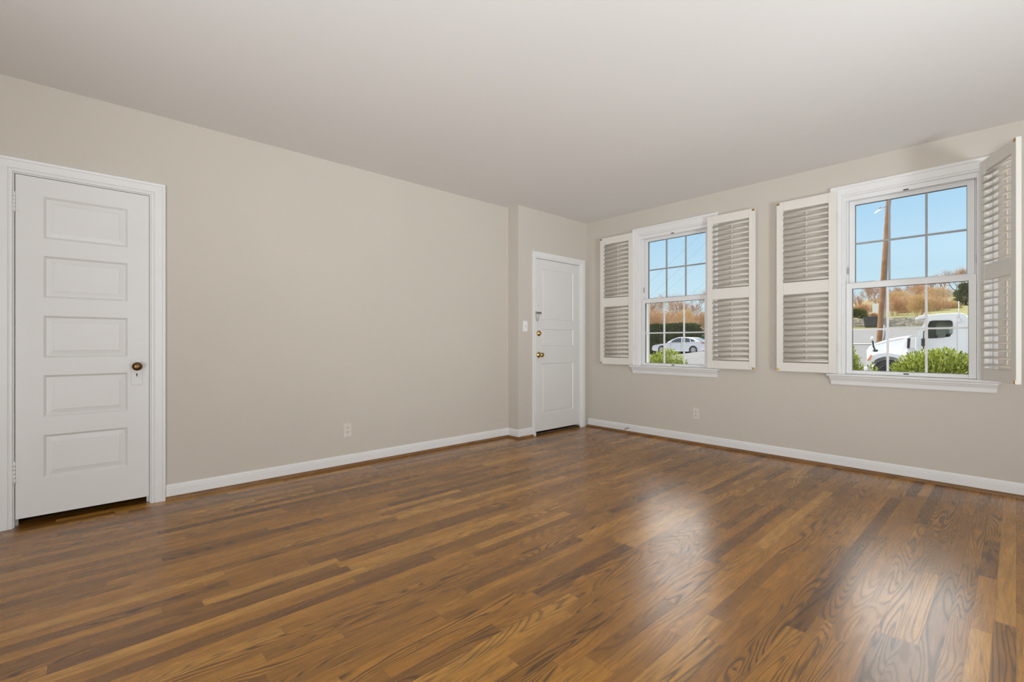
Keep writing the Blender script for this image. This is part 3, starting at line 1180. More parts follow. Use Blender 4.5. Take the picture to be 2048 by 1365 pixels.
def wheel(parent, x, y, z, r, wdt, side, rim='rim'):
    """tyre with a rim of spokes; side -1 faces -y"""
    mb = MB()
    mb.lathe([(r * 0.62, -wdt / 2), (r * 0.93, -wdt / 2), (r, -wdt * 0.32), (r, wdt * 0.32), (r * 0.93, wdt / 2), (r * 0.62, wdt / 2)], 'Y', (x, y, z), 28)
    t = mb.build('wheel', M['tyre'], parent)
    mb = MB()
    f = side * (wdt / 2 + 0.012)
    mb.lathe([(r * 0.64, f * 0.2), (r * 0.64, f * 0.98), (r * 0.58, f * 1.0), (r * 0.56, f * 0.7)], 'Y', (x, y, z), 28)
    for k in range(10):
        a = 2 * math.pi * k / 10
        c, s = math.cos(a), math.sin(a)
        q = []
        for rr, ww in ((r * 0.10, r * 0.07), (r * 0.58, r * 0.05)):
            for sg in (-1, 1):
                q.append((x + c * rr - s * ww * sg, y + f * 0.97, z + s * rr + c * ww * sg))
        mb.quad([q[0], q[1], q[3], q[2]])
        mb.quad([(a_, y + f * 0.93, c_) for a_, b_, c_ in (q[0], q[1], q[3], q[2])])
    mb.lathe([(r * 0.16, f * 0.7), (r * 0.16, f * 0.99), (r * 0.05, f * 1.02)], 'Y', (x, y, z), 16)
    mb.build('rim', M[rim], t)
    return t


def car_loft(mb, outline, levels):
    """outline in x,z lofted over (y, scale_x, dz, xmid) stations"""
    rings = []
    for y, k, zm, sc in levels:
        rings.append([((px - k) * sc + k, y, (pz - zm) * sc + zm) for px, pz in outline])
    mb.loft(rings, smooth=False)


wp = at(1386.5, 708.5, 37.4)
ys_car = wp.y + 0.1
sed = empty('sedan', (wp.x, ys_car, wp.z), math.radians(-0.5))
sed.scale = (1, 1, 0.955)
tag(sed, 'white four-door sedan parked on the street in front of the dark hedge', 'car')
# local x: rear axle at 0, front towards -x, near side y = -0.1 .. far side y = 1.7
R = 0.335
WB = 2.82


def arch(cx, r, n=9):
    return [(cx + r * math.cos(a), R + r * math.sin(a)) for a in [math.radians(-20 + 220 * k / (n - 1)) for k in range(n)]]


low = [(0.99, 0.36), (1.03, 0.55), (1.05, 0.80), (1.03, 0.98), (0.98, 1.06), (0.80, 1.09), (0.55, 1.06), (-0.2, 0.985), (-1.0, 0.965), (-1.75, 0.955), (-2.05, 0.97), (-2.5, 0.90),
       (-3.05, 0.83), (-3.5, 0.74), (-3.70, 0.64), (-3.76, 0.50), (-3.74, 0.30), (-3.60, 0.22)]
under = [(q[0], q[1]) for q in arch(-WB, 0.385)[::-1]] + [(-WB + 0.5, 0.20), (-0.5, 0.20)] + [(q[0], q[1]) for q in arch(0, 0.385)[::-1]] + [(0.6, 0.24)]
out = low + under
mb = MB()
car_loft(mb, out, [(-0.06, -1.35, 0.55, 0.965), (-0.12, -1.35, 0.55, 0.99), (0.05, -1.35, 0.55, 1.0), (1.65, -1.35, 0.55, 1.0), (1.82, -1.35, 0.55, 0.99), (1.76, -1.35, 0.55, 0.965)])
mb.build('body', M['carwhite'], sed, None, 0.02)
roof = [(0.55, 1.05), (0.30, 1.15), (-0.10, 1.33), (-0.45, 1.415), (-0.95, 1.445), (-1.40, 1.42), (-1.75, 1.30), (-2.10, 1.13), (-2.38, 0.93), (-1.0, 0.93), (0.3, 0.95)]


def taper(pts, y):
    """greenhouse leans in towards the roof"""
    return [(px, y + (1 if y < 0.85 else -1) * 0.42 * max(0, pz - 0.95) * 0.62, pz) for px, pz in pts]


mb = MB()
mb.loft([taper(roof, -0.04), taper(roof, 1.74)], smooth=False)
mb.build('cabin', M['carwhite'], sed, None, 0.025)
for y, off in ((-0.04, -0.006), (1.74, 0.006)):
    for pts in ([(-2.12, 0.985), (-1.72, 1.235), (-1.42, 1.345), (-1.10, 1.365), (-1.07, 0.985)], [(-0.98, 0.99), (-1.00, 1.368), (-0.70, 1.350), (-0.42, 1.315), (-0.28, 1.01)],
                [(-0.20, 1.02), (-0.35, 1.295), (-0.10, 1.22), (0.10, 1.11), (0.05, 1.06)]):
        a = [(px, py + off * 1.0, pz) for px, py, pz in taper(pts, y)]
        b = [(px, py + off * -2.0, pz) for px, py, pz in taper(pts, y)]
        MB().loft([a, b], smooth=False).build('side_window', M['carglass'], sed)
mb = MB()
a = [(-2.33, 0.10, 0.965), (-2.33, 1.60, 0.965), (-1.74, 1.50, 1.325), (-1.74, 0.20, 1.325)]
mb.loft([a, [(px - 0.012, py, pz + 0.012) for px, py, pz in a]], smooth=False)
mb.build('windshield', M['carglass'], sed)
mb = MB()
a = [(0.52, 0.10, 1.075), (0.52, 1.60, 1.075), (-0.12, 1.50, 1.335), (-0.12, 0.20, 1.335)]
mb.loft([a, [(px + 0.010, py, pz + 0.012) for px, py, pz in a]], smooth=False)
mb.build('rear_window', M['carglass'], sed)
for cx in (0, -WB):
    wheel(sed, cx, 0.02, R, R, 0.22, -1)
    wheel(sed, cx, 1.68, R, R, 0.22, 1)
mb = MB()
mb.loft([[(0.62, -0.125, 0.90), (1.02, -0.118, 0.93), (1.02, -0.118, 0.99), (0.80, -0.122, 0.985)], [(0.62, -0.05, 0.90), (1.055, -0.03, 0.93), (1.055, -0.03, 0.99), (0.80, -0.05, 0.985)]], smooth=False)
mb.build('tail_lamp', M['redlamp'], sed)
mb = MB()
mb.loft([[(-3.20, -0.122, 0.70), (-3.62, -0.115, 0.63), (-3.60, -0.115, 0.70), (-3.25, -0.120, 0.77)], [(-3.20, -0.04, 0.70), (-3.72, 0.05, 0.63), (-3.69, 0.05, 0.70), (-3.25, -0.04, 0.77)]], smooth=False)
mb.build('headlamp', M['lampglass'], sed)
mb = MB()
mb.loft([[(-1.98, -0.05, 1.00), (-1.86, -0.05, 1.00), (-1.86, -0.05, 1.05), (-1.98, -0.05, 1.05)], [(-2.03, -0.24, 0.98), (-1.88, -0.24, 0.98), (-1.88, -0.24, 1.10), (-2.03, -0.24, 1.10)]], smooth=False)
mb.build('door_mirror', M['carwhite'], sed, None, 0.01)
for xx in (-1.035, -2.02):
    MB().box(xx - 0.003, xx + 0.003, -0.1225, -0.10, 0.30, 0.955).build('door_gap', M['rubber'], sed)
for xx in (-0.78, -0.12 - 1.72):
    MB().box(xx - 0.08, xx + 0.08, -0.135, -0.115, 0.88, 0.905).build('door_handle', M['carwhite'], sed)

# ---- white conventional truck, nose to the left
YT = 21.0
TG = ground_h(-2, YT)
tr = empty('truck', (0, YT, TG + 0.03))
tag(tr, 'white long-hood truck parked on the street behind the laurel bush', 'truck')


def T_(u, v, dy=0.0):
    """x and height (above the road) on the near side of the truck"""
    q = atY(u, v, YT + dy)
    return (q.x, q.z - TG - 0.03)


def prism(mb, pts, y0, y1):
    a = [(px, y0, pz) for px, pz in pts]
    b = [(px, y1, pz) for px, pz in pts]
    mb.loft([a, b], smooth=False)


W_ = 2.3
# cab shell with a real opening for the side window
cab = [T_(u, v) for u, v in ((1831, 676), (1851.5, 640), (1853, 631), (1878, 628), (1919, 626), (1929, 628), (1933, 634), (1933, 745), (1829, 745))]
win = [T_(u, v) for u, v in ((1856.5, 651), (1859.5, 643.5), (1866, 642), (1900, 641.5), (1904.5, 644), (1905, 652), (1904, 668), (1899.5, 673.5), (1880, 676), (1857, 677))]


def side_with_hole(mb, outer, inner, y0, y1):
    """flat side plate between y0 and y1 whose inner outline is open"""
    import bmesh
    bm = bmesh.new()
    vo = [bm.verts.new((p[0], y0, p[1])) for p in outer]
    vi = [bm.verts.new((p[0], y0, p[1])) for p in inner]
    ed = [bm.edges.new((vo[k], vo[(k + 1) % len(vo)])) for k in range(len(vo))] + [bm.edges.new((vi[k], vi[(k + 1) % len(vi)])) for k in range(len(vi))]
    bmesh.ops.triangle_fill(bm, edges=ed, use_beauty=True)
    cx = sum(p[0] for p in inner) / len(inner)
    cz = sum(p[1] for p in inner) / len(inner)
    bm.verts.ensure_lookup_table()
    for f in bm.faces:
        mb.quad([v.co.copy() for v in f.verts])
        mb.quad([(v.co.x, y1, v.co.z) for v in f.verts])
    bm.free()
    n = len(inner)
    for k in range(n):
        a, b = inner[k], inner[(k + 1) % n]
        mb.quad([(a[0], y0, a[1]), (b[0], y0, b[1]), (b[0], y1, b[1]), (a[0], y1, a[1])])


mb = MB()
side_with_hole(mb, cab, win, 0.0, 0.05)
side_with_hole(mb, cab, win, W_ - 0.05, W_)
n = len(cab)
for k in range(n):
    if k == 0:
        continue          # windscreen opening
    a, b = cab[k], cab[(k + 1) % n]
    mb.quad([(a[0], 0.0, a[1]), (b[0], 0.0, b[1]), (b[0], W_, b[1]), (a[0], W_, a[1])])
mb.build('cab', M['truckwhite'], tr, None, 0.02)
a, b = cab[0], cab[1]
mb = MB()
mb.loft([[(a[0], 0.06, a[1]), (a[0], W_ - 0.06, a[1]), (b[0], W_ - 0.06, b[1]), (b[0], 0.06, b[1])],
         [(a[0] + 0.01, 0.06, a[1]), (a[0] + 0.01, W_ - 0.06, a[1]), (b[0] + 0.01, W_ - 0.06, b[1]), (b[0] + 0.01, 0.06, b[1])]], smooth=False)
mb.build('windshield', M['tinted'], tr)
prism_win = MB()
prism(prism_win, win, 0.022, 0.026)
prism_win.build('side_window', M['tinted'], tr)
# window rubber
mb = MB()
ring = [Vector((p[0], -0.004, p[1])) for p in win]
mb.tube(ring + [ring[0]], 0.007, 6)
mb.build('window_seal', M['blackplastic'], tr)
# seat back and steering wheel seen through the side window
mb = MB()
x0, z0 = T_(1889, 690)
mb.box(x0, x0 + 0.16, 0.35, 0.85, z0 - 0.5, z0 + 0.38)
mb.box(x0 - 0.5, x0 + 0.1, 0.33, 0.87, z0 - 0.55, z0 - 0.35)
mb.build('seat', M['seat'], tr, None, 0.04)
mb = MB()
x1, z1 = T_(1862, 683)
pts = [(x1 + 0.10 * math.sin(t_), 0.62 + 0.23 * math.cos(t_), z1 + 0.20 * math.sin(t_)) for t_ in [2 * math.pi * k / 24 for k in range(25)]]
mb.tube(pts, 0.018, 8)
mb.tube([(x1, 0.62, z1), (x1 - 0.3, 0.62, z1 - 0.3)], 0.03, 8)
mb.build('steering_wheel', M['blackplastic'], tr)
# sun visor above the windscreen
mb = MB()
vis = [T_(u, v) for u, v in ((1829, 640.5), (1831, 636), (1843, 630.5), (1856, 629), (1856, 634), (1846, 637.5))]
prism(mb, vis, 0.04, W_ - 0.04)
mb.build('sun_visor', M['truckwhite'], tr, None, 0.015)
# hood, tapering towards the nose, and the flared fender in front of it
hood = [(1814, 675.5), (1800, 676.5), (1772, 681), (1750, 687), (1733, 694), (1727.5, 702), (1728, 716), (1732, 727), (1741, 729), (1790, 729), (1814, 729)]
hp_ = [T_(u, v) for u, v in hood]
xf, xr_ = min(p[0] for p in hp_), max(p[0] for p in hp_)


def nose(pts, y, far):
    res = []
    for px, pz in pts:
        t_ = (px - xf) / (xr_ - xf)
        ins = 0.34 * (1 - t_) ** 1.3 + 0.18 * max(0.0, pz - 1.15)
        res.append((px, (y + ins) if not far else (y - ins), pz))
    return res


mb = MB()
mb.loft([nose(hp_, 0.10, False), nose([(a_, b_ + 0.05 if b_ > 1.2 else b_) for a_, b_ in hp_], 0.45, False), nose([(a_, b_ + 0.08 if b_ > 1.2 else b_) for a_, b_ in hp_], 1.15, False),
         nose([(a_, b_ + 0.05 if b_ > 1.2 else b_) for a_, b_ in hp_], W_ - 0.45, True), nose(hp_, W_ - 0.10, True)], smooth=False)
mb.build('hood', M['truckwhite'], tr, None, 0.04, 3)
WX, WZ = T_(1777, 757)[0], 0.50
fx0 = T_(1733, 720)[0]
fen = [(fx0, 0.95), (fx0 + 0.10, 1.12), (fx0 + 0.35, 1.22), (WX - 0.05, 1.26), (WX + 0.45, 1.16), (WX + 0.72, 0.95), (WX + 0.76, 0.60)]
fen += [(WX + 0.60 * math.cos(a_), WZ + 0.62 * math.sin(a_)) for a_ in [math.radians(5 + 170 * k / 12) for k in range(13)]]
fen += [(fx0 + 0.02, 0.55)]
for y0, y1 in ((-0.06, 0.42), (W_ - 0.42, W_ + 0.06)):
    mb = MB()
    prism(mb, fen, y0, y1)
    mb.build('fender', M['truckwhite'], tr, None, 0.03, 3)
mb = MB()
mb.box(fx0 - 0.10, fx0 + 0.20, 0.02, W_ - 0.02, 0.42, 0.72)
mb.build('bumper', M['truckwhite'], tr, None, 0.04)
for y, sg in ((-0.06, -1), (W_ + 0.06, 1)):
    lx, lz = T_(1739.5, 716.5)
    mb = MB()
    mb.loft([[(lx - 0.07, y + sg * 0.012, lz - 0.09), (lx + 0.02, y + sg * 0.012, lz - 0.09), (lx + 0.08, y + sg * 0.012, lz + 0.10), (lx + 0.04, y + sg * 0.012, lz + 0.12)],
             [(lx - 0.07, y - sg * 0.05, lz - 0.09), (lx + 0.02, y - sg * 0.05, lz - 0.09), (lx + 0.08, y - sg * 0.05, lz + 0.10), (lx + 0.04, y - sg * 0.05, lz + 0.12)]], smooth=False)
    mb.build('marker_lamp', M['amber'], tr)
wheel(tr, WX, 0.10, WZ, 0.50, 0.30, -1, 'blackplastic')
wheel(tr, WX, W_ - 0.10, WZ, 0.50, 0.30, 1, 'blackplastic')
# grille vent and panel on the cowl side
vx0, vz0 = T_(1813.5, 697)
vx1, vz1 = T_(1818.5, 677)
mb = MB()
prism(mb, [(vx0, vz0), (vx1, vz0), (vx1 + 0.03, vz1), (vx0 + 0.02, vz1)], 0.03, 0.10)
for k in range(6):
    zz = vz0 + (vz1 - vz0) * (k + 0.5) / 6
    mb.box(vx0, vx1 + 0.02, 0.02, 0.04, zz - 0.008, zz + 0.008)
mb.build('cowl_vent', M['blackplastic'], tr)
mb = MB()
cw = [T_(u, v) for u, v in ((1819, 697), (1833, 698), (1832.5, 676), (1821, 675.5))]
prism(mb, cw, 0.02, 0.20)
mb.build('cowl_panel', M['truckwhite'], tr, None, 0.01)
mb = MB()
ck = [T_(u, v) for u, v in ((1814, 729), (1832, 745), (1832, 697), (1814, 697))]
prism(mb, ck, 0.08, W_ - 0.08)
mb.build('cowl', M['truckwhite'], tr)
mb = MB()
for u in (1914.2,):
    dx, dz = T_(u, 632)
    dx2, dz2 = T_(u, 745)
    mb.box(dx - 0.004, dx + 0.004, -0.002, 0.01, dz2, dz)
a_, b_ = T_(1853.5, 676), T_(1853, 745)
mb.box(b_[0] - 0.004, b_[0] + 0.004, -0.002, 0.01, b_[1], a_[1])
mb.build('door_gap', M['rubber'], tr)
# side mirror on its bracket, hood mirror on a stalk, aerial, grab handle
mx, mz = T_(1849, 683)
mb = MB()
mb.box(mx - 0.05, mx + 0.04, -0.38, -0.12, mz - 0.17, mz + 0.10)
mr = mb.build('side_mirror', M['blackplastic'], tr, None, 0.03)
mb = MB()
mb.tube([(mx + 0.02, 0.02, mz + 0.35), (mx, -0.20, mz + 0.33), (mx, -0.25, mz + 0.10)], 0.016, 8)
mb.build('mirror_bracket', M['blackplastic'], mr)
mb = MB()
mb.tube([(mx + 0.05, 0.02, mz - 0.25), (mx, -0.20, mz - 0.25), (mx, -0.25, mz - 0.10)], 0.016, 8)
mb.build('mirror_bracket', M['blackplastic'], mr)
bx_, bz_ = T_(1748.5, 701.5)
tx_, tz_ = T_(1744, 678)
mb = MB()
mb.tube([(bx_, 0.22, bz_ - 0.02), (bx_ - 0.03, 0.05, bz_ + 0.14), (tx_ + 0.02, -0.02, tz_ - 0.05)], 0.026, 8)
mb.lathe([(0.02, 0.04), (0.075, 0.02), (0.085, -0.02), (0.05, -0.05)], 'Z', (bx_, 0.20, bz_), 16)
hm = mb.build('hood_mirror_stalk', M['blackplastic'], tr)
mb = MB()
mb.lathe([(0.02, -0.05), (0.075, -0.03), (0.085, 0.01), (0.05, 0.04), (0.01, 0.05)], 'X', (tx_ + 0.01, -0.03, tz_), 16)
mb.build('hood_mirror', M['truckwhite'], hm)
ax_, az_ = T_(1918, 638)
_, at_z = T_(1917.5, 603)
mb = MB()
mb.tube([(ax_, -0.05, az_), (ax_, -0.06, at_z)], 0.014, 6, 0.009)
mb.box(ax_ - 0.03, ax_ + 0.03, -0.06, 0.01, az_ - 0.10, az_ + 0.02)
mb.build('aerial', M['truckwhite'], tr)
mb = MB()
rx, rz = T_(1934, 640)
mb.box(rx + 0.01, rx + 3.2, 0.35, W_ - 0.35, 0.62, 0.92)
mb.build('chassis', M['blackplastic'], tr)
for yy in (0.15, W_ - 0.15):
    wheel(tr, rx + 1.6, yy, 0.50, 0.50, 0.30, -1 if yy < 1 else 1)

# ---- utility pole with street light
DP = 31.0
pb = at(1758.5, 684, DP)
pole = empty('utility_pole', (pb.x, pb.y, ground_h(pb.x, pb.y)))
tag(pole, 'tall leaning wooden utility pole with street light by the road', 'pole')
po = pole.location


def PP(u, v, d=DP):
    return at(u, v, d) - po


b0 = PP(1758.3, 684)
t1 = PP(1777.2, 400)
top = b0 + (t1 - b0) * 1.55
MB().tube([b0 - (t1 - b0) * 0.04, b0, b0 + (t1 - b0) * 0.5, t1, top], 0.168, 18, 0.13).build('pole_shaft', M['polewood'], pole)
mb = MB()
q = [PP(1767.5, 683, DP - 0.15), PP(1773.5, 560, DP - 0.15), PP(1781, 430, DP - 0.15)]
mb.tube(q, 0.032, 8)
mb.build('conduit', M['conduit'], pole)
mb = MB()
mb.tube([PP(1768.5, 650, DP - 0.3), PP(1769.5, 668, DP - 0.3), PP(1767.5, 682, DP - 0.3)], 0.055, 8)
mb.build('guy_guard', M['conduit'], pole)
mb = MB()
mb.tube([PP(1776, 412), PP(1770, 413.5), PP(1763, 417)], 0.025, 6)
arm = mb.build('lamp_arm', M['conduit'], pole)
mb = MB()
a, b = PP(1763.5, 417), PP(1749.5, 427)
rings = []
dd = (b - a)
for t_, r_ in ((0, 0.05), (0.15, 0.12), (0.5, 0.17), (0.8, 0.13), (1, 0.03)):
    c_ = a + dd * t_
    rings.append([c_ + Vector((CS, SN, 0)) * 0 + Vector((-SN, CS, 0)) * (r_ * math.cos(k * math.pi / 5)) + Vector((CS * 0.6, SN * 0.6, 0.8)) * (r_ * 0.8 * math.sin(k * math.pi / 5)) for k in range(10)])
mb.loft(rings)
mb.build('street_lamp_head', M['signwhite'], arm)
mb = MB()
mb.lathe([(0.07, -0.10), (0.07, 0.02), (0.04, 0.05), (0.01, 0.06)], 'Z', tuple(PP(1760, 420) + Vector((0, 0, 0.16))), 10)
mb.build('photocell', M['conduit'], arm)

# wires seen in the sky through the far window, each strung between distant points
for k, (a, b) in enumerate((((1296, 566), (1420, 448)), ((1318, 578), (1420, 470)), ((1340, 574), (1430, 497)), ((1377, 592), (1430, 543)))):
    A, B = at(a[0] - 30, a[1] + 26, 60), at(b[0] + 60, b[1] - 56, 44)
    pts = []
    for i in range(13):
        s_ = i / 12
        pts.append(A.lerp(B, s_) - Vector((0, 0, 0.25 * (1 - (2 * s_ - 1) ** 2))))
    o = MB().tube(pts, 0.008, 5).build('overhead_wire', M['cable'])
    tag(o, ['uppermost thin wire crossing the sky in the window beside the front door', 'second thin wire from the top in the window beside the front door', 'third thin wire from the top in the window beside the front door', 'lowest thin wire in the window beside the front door'][k], 'wire', 'overhead wires')

# ---- stone retaining wall, planter, sign
mb = MB()
rg = random.Random(2)
x0w, x1w = -22.0, 2.0
YWL = 57.6
for c in range(4):
    xx = x0w + rg.uniform(0, 0.4)
    while xx < x1w:
        ln = rg.uniform(0.28, 0.75)
        gz = ground_h(xx + ln / 2, YWL)
        d = rg.uniform(0, 0.07)
        za = gz - 0.12 + c * 0.235 + rg.uniform(0, 0.02)
        i0 = len(mb.v)
        mb.box(xx + 0.015, xx + ln - 0.015, YWL - 0.05 - d, YWL + 0.4, za, za + 0.215)
        for q in range(i0, i0 + 8):
            a_, b_, c_ = mb.v[q]
            mb.v[q] = (a_ + rg.uniform(-0.05, 0.05), b_ + rg.uniform(-0.03, 0.03), c_ + rg.uniform(-0.045, 0.045))
        xx += ln
for k in range(24):
    xa = x0w + k
    za, zb = ground_h(xa, YWL) - 0.1, ground_h(xa + 1, YWL) - 0.1
    mb.loft([[(xa, YWL, za), (xa, YWL + 0.5, za), (xa, YWL + 0.5, za + 0.93), (xa, YWL, za + 0.93)],
             [(xa + 1, YWL, zb), (xa + 1, YWL + 0.5, zb), (xa + 1, YWL + 0.5, zb + 0.93), (xa + 1, YWL, zb + 0.93)]], smooth=False)
o = mb.raw('retaining_wall', M['stone'])
tag(o, 'low stacked stone retaining wall along the far side of the road', 'wall')
p = at(1744.5, 657, 45.5)
pt = empty('planter', gpos(p.x, p.y))
tag(pt, 'dark square planter standing before the stone wall near the pole', 'planter')
mb = MB()
sq = lambda r, z: [(-r, -r, z), (r, -r, z), (r, r, z), (-r, r, z)]
mb.loft([sq(0.50, 0.0), sq(0.60, 0.92), sq(0.66, 0.92), sq(0.66, 1.02), sq(0.56, 1.02), sq(0.54, 0.85)], smooth=False)
mb.build('box', M['planter'], pt)
MB().loft([sq(0.50, 0.80), sq(0.545, 0.90)], smooth=False).build('soil', M['mulch'], pt)
pl_ = pt.location
bush('shrub', 'small russet shrub growing in the dark planter', 'shrub', (pl_.x + 0.25, pl_.y, pl_.z + 0.88), (0.45, 0.4, 0.22), 420, 0.16, 0.04, M['russet'], M['bark'], 21, lumps=3)
p = at(1727.5, 646, 50)
bush('shrub', 'rounded green shrub behind the stone wall left of the dark planter', 'shrub', gpos(p.x, p.y), (0.55, 0.55, 0.55), 2200, 0.13, 0.03, M['hedge'], M['bark'], 22, lumps=5)
p = at(1750.5, 645, 49)
sg_ = empty('road_sign', gpos(p.x, p.y))
tag(sg_, 'small blank white road sign on a post left of the utility pole', 'sign')
so_ = sg_.location
c_ = at(1750.5, 617, 49) - so_
MB().tube([(0, 0, 0), (0, 0, c_.z + 0.45)], 0.035, 8).build('post', M['conduit'], sg_)
mb = MB()
mb.box(-0.24, 0.24, -0.06, -0.035, c_.z - 0.46, c_.z + 0.46)
mb.build('panel', M['signwhite'], sg_, None, 0.02)
sg_.rotation_euler = (0, 0, math.radians(20))

# ---- hedge behind the sedan
p = at(1336, 690, 43)
hd = empty('hedge', gpos(p.x, p.y), 0.0)
tag(hd, 'tall clipped dark green hedge behind the white sedan', 'hedge')
rg = random.Random(9)
hw_, hh_, ht_ = 3.3, 1.3, 2.95
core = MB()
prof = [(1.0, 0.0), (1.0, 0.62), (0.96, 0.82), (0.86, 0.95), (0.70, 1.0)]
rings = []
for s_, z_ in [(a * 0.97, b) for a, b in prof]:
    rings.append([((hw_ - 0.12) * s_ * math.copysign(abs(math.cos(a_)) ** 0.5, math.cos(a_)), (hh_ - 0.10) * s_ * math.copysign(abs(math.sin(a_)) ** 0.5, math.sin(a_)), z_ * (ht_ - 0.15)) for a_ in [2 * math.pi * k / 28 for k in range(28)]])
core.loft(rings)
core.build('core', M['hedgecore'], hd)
mb = MB()
for k in range(24000):
    z_ = rg.random()
    s_ = 1.0 if z_ < 0.62 else 1.0 - 0.28 * ((z_ - 0.62) / 0.38) ** 1.8
    q_ = rg.random()
    if q_ < 0.52:           # front and back
        ux = rg.uniform(-1, 1)
        uy = (1 - abs(ux) ** 4) ** 0.25 * (-1 if rg.random() < 0.8 else 1)
    elif q_ < 0.70:         # ends
        uy = rg.uniform(-1, 1)
        ux = (1 - abs(uy) ** 4) ** 0.25 * rg.choice((-1, 1))
    else:                   # top
        z_ = 1.0 - 0.05 * rg.random()
        s_ = 0.80
        ux, uy = rg.uniform(-1, 1), rg.uniform(-1, 1)
    pz = z_ * ht_ * (0.97 + 0.05 * math.sin(ux * 7.0) * math.cos(uy * 4 + 1))
    p_ = Vector((hw_ * s_ * ux, hh_ * s_ * uy, pz)) * (0.985 + 0.03 * rg.random())
    leaf(mb, p_, Vector((ux, uy, 0.5)) + rnd_dir(rg), rnd_dir(rg), 0.14, 0.034)
mb.raw('foliage', M['hedge'], hd)

# ---- shrubs on the bank beyond the road
spots = [
    # u, v of the base, depth, radius x, radius z, material, label
    (1790, 641, 64, 1.9, 1.75, 'russet', 'russet shrub low on the bank just right of the utility pole'),
    (1812, 641, 70, 2.1, 2.0, 'russet', 'broad russet shrub on the bank above the truck hood'),
    (1838, 643, 58, 1.6, 1.75, 'tan', 'tan shrub on the bank above the truck visor'),
    (1866, 640, 70, 2.0, 2.0, 'russet', 'russet shrub on the bank straight above the truck door'),
    (1892, 637, 74, 1.8, 1.6, 'tan', 'dry tan shrub on the bank above the back of the truck cab'),
    (1836, 605, 97, 2.6, 1.9, 'russet', 'dark russet mound of shrub at the top of the bank'),
    (1874, 611, 88, 2.6, 1.9, 'tan', 'pale tan shrub at the top of the bank'),
    (1798, 613, 86, 2.6, 1.5, 'tan', 'tan shrub at the top of the bank right of the pole'),
    (1708, 636, 74, 1.9, 1.15, 'hedge', 'dark green shrub at the left edge of the truck window'),
    (1730, 632, 78, 1.9, 1.4, 'russet', 'russet thicket left of the utility pole'),
    (1703, 626, 99, 2.6, 2.2, 'russet', 'russet thicket under bare trees at the left edge of the truck window'),
    (1745, 627, 107, 2.4, 1.9, 'russet', 'russet thicket behind the white road sign'),
    (1300, 672, 54, 1.8, 1.9, 'russet', 'russet thicket behind the left end of the hedge'),
    (1330, 668, 60, 2.4, 2.2, 'russet', 'russet thicket behind the middle of the hedge'),
    (1368, 668, 64, 2.0, 2.2, 'tan', 'tan thicket behind the right half of the hedge'),
    (1406, 668, 56, 1.7, 1.9, 'russet', 'russet thicket behind the right end of the hedge'),
]
for k, (u, v, d, rx_, rz_, m_, lb) in enumerate(spots):
    p = at(u, v, d)
    gz = ground_h(p.x, p.y)
    bush('shrub', lb, 'shrub', (p.x, p.y, min(p.z, gz + 1.2) if p.z > gz else p.z), (rx_, rx_ * 0.8, rz_), 5200, 0.20, 0.026, M[m_], M['twig'], 40 + k, group='shrubs beyond the road', lumps=14, upright=0.9, shell=0.35)


# ---- bare trees on the skyline
def bare_tree(seed, hgt, trunkmat, twigmat, spread=0.5, twigs=5):
    rg = random.Random(seed)
    tk = MB()
    tw = MB()

    def grow(p, d, ln, r, lev):
        e_ = p + d * ln
        m_ = p.lerp(e_, 0.5) + rnd_dir(rg) * ln * 0.06
        mbx = tk if lev < 2 else tw
        mbx.tube([p, m_, e_], r, 6 if lev < 2 else 4, r * 0.6)
        if lev >= 5:
            for k in range(6):
                q = (d + rnd_dir(rg) * 0.75).normalized()
                tw.tube([p.lerp(e_, rg.random()), e_ + q * ln * rg.uniform(0.7, 1.5)], r * 0.55, 3, r * 0.3)
            return
        nb = 3 if lev < 2 else (3 if rg.random() < 0.6 else 2)
        for k in range(nb):
            q = (d + rnd_dir(rg) * spread + Vector((0, 0, 0.14))).normalized()
            st_ = p.lerp(e_, rg.uniform(0.55, 1.0))
            grow(st_, q, ln * rg.uniform(0.62, 0.85), r * 0.58, lev + 1)
    grow(Vector((0, 0, -0.2)), Vector((rg.uniform(-0.08, 0.08), rg.uniform(-0.08, 0.08), 1)).normalized(), hgt * 0.30, hgt * 0.022, 0)
    return tk, tw


protos = []
for k, (sd, tm) in enumerate(((1, 'twig_grey'), (2, 'twig'), (3, 'twig_grey'), (4, 'twig'))):
    a, b = bare_tree(sd, 10.0, M['bark'], M[tm], 0.62)
    protos.append((a, b, M[tm]))
cache = {}


def plant_tree(k, pos, sc, rz, label):
    if k not in cache:
        a, b, tm = protos[k]
        r = empty('bare_tree', pos, rz)
        a.raw('trunk', M['bark'], r)
        b.raw('twigs', tm, r)
        cache[k] = r
    else:
        r = copy_tree(cache[k])
        r.location = pos
        r.rotation_euler = (0, 0, rz)
    r.scale = (sc, sc, sc)
    tag(r, label, 'tree', 'bare trees on the skyline')


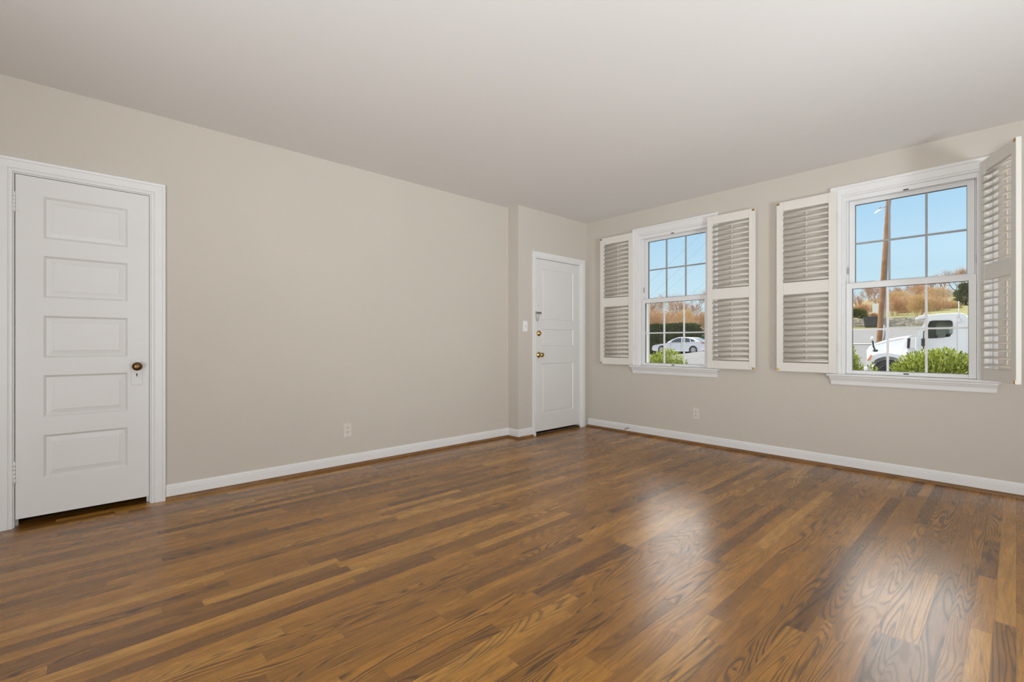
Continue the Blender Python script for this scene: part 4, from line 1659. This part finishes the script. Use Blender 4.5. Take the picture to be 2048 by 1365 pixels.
trees = [
    (1294, 655, 78, 1.0, 'bare tree at the left edge of the sky in the car window'),
    (1313, 650, 90, 0.95, 'bare tree above the left end of the hedge'),
    (1333, 648, 102, 1.0, 'bare tree above the hedge in the left pane of the car window'),
    (1351, 650, 72, 0.66, 'bare tree above the middle of the hedge'),
    (1371, 648, 92, 0.82, 'bare tree with dark trunk above the roof of the sedan'),
    (1389, 648, 80, 0.75, 'bare tree above the right end of the hedge'),
    (1408, 645, 96, 0.95, 'bare tree at the right edge of the car window'),
    (1430, 645, 82, 0.9, 'bare tree beyond the right sash stile of the car window'),
    (1698, 624, 104, 1.0, 'bare tree at the left edge of the truck window'),
    (1722, 630, 88, 0.78, 'bare tree left of the utility pole'),
    (1740, 622, 112, 0.95, 'bare tree just left of the utility pole'),
    (1758, 622, 104, 0.9, 'bare tree straight behind the utility pole'),
    (1784, 606, 116, 0.78, 'bare tree on the skyline just right of the utility pole'),
    (1802, 603, 108, 0.72, 'bare tree on the skyline above the truck hood'),
    (1824, 600, 118, 0.72, 'bare tree on the skyline above the sun visor of the truck'),
    (1846, 600, 110, 0.70, 'bare tree on the skyline above the truck windshield'),
    (1866, 598, 120, 0.86, 'bare tree on the skyline above the truck door'),
    (1888, 596, 112, 0.86, 'bare tree on the skyline left of the evergreen'),
    (1912, 594, 122, 0.95, 'bare tree on the skyline behind the evergreen'),
    (1936, 592, 112, 0.86, 'bare tree at the right edge of the truck window'),
]
for k, (u, v, d, sc, lb) in enumerate(trees):
    p = at(u, v, d)
    plant_tree(k % 4, (p.x, p.y, max(ground_h(p.x, p.y), p.z - 2.0)), sc, k * 1.7, lb)

# the bank the upper shrubs and trees stand on
mb = MB()
hc = [[] for _ in range(9)]
for j, (dd_, vv) in enumerate(((58, 652), (64, 642), (72, 634), (82, 622), (92, 611), (104, 602), (114, 596), (124, 592), (136, 600))):
    for u in range(1560, 2141, 20):
        p = at(u, vv + 16 * max(0, (1790 - u) / 100) ** 0.8 * min(1, (dd_ - 56) / 40) - 2, dd_)
        hc[j].append((p.x, p.y, max(p.z, ground_h(p.x, p.y) - 0.3)))
for j in range(8):
    for i in range(len(hc[0]) - 1):
        mb.quad([hc[j][i], hc[j][i + 1], hc[j + 1][i + 1], hc[j + 1][i]], True)
M['bank'] = mat('dry grass bank', (0.27, 0.215, 0.11), 0.95, col2=(0.34, 0.26, 0.14), scale=0.25, spec=0.1)
o = mb.raw('hill', M['bank'])
o['kind'] = 'structure'

# evergreen on the bank at the right
p = at(1933, 622, 82)
ev = empty('evergreen_tree', (p.x, p.y, p.z))
tag(ev, 'grey green evergreen tree on the bank at the right edge of the truck window', 'tree')
rg = random.Random(31)
mb = MB()
for k in range(5200):
    d = rnd_dir(rg)
    z_ = rg.random() ** 0.8
    r_ = 2.6 * (1 - z_ * 0.72) * math.sqrt(rg.uniform(0.25, 1)) * (0.8 + 0.35 * math.sin(z_ * 17 + math.atan2(d.y, d.x) * 3))
    pz = 0.35 + z_ * 4.4
    pp = Vector((d.x, d.y, 0)).normalized() * r_ + Vector((0, 0, pz))
    leaf(mb, pp, d + Vector((0, 0, 0.4)), rnd_dir(rg), 0.40, 0.06)
mb.raw('foliage', M['conifer'], ev)
MB().tube([(0, 0, -0.4), (0, 0, 4.0)], 0.16, 8, 0.05).raw('trunk', M['bark'], ev)
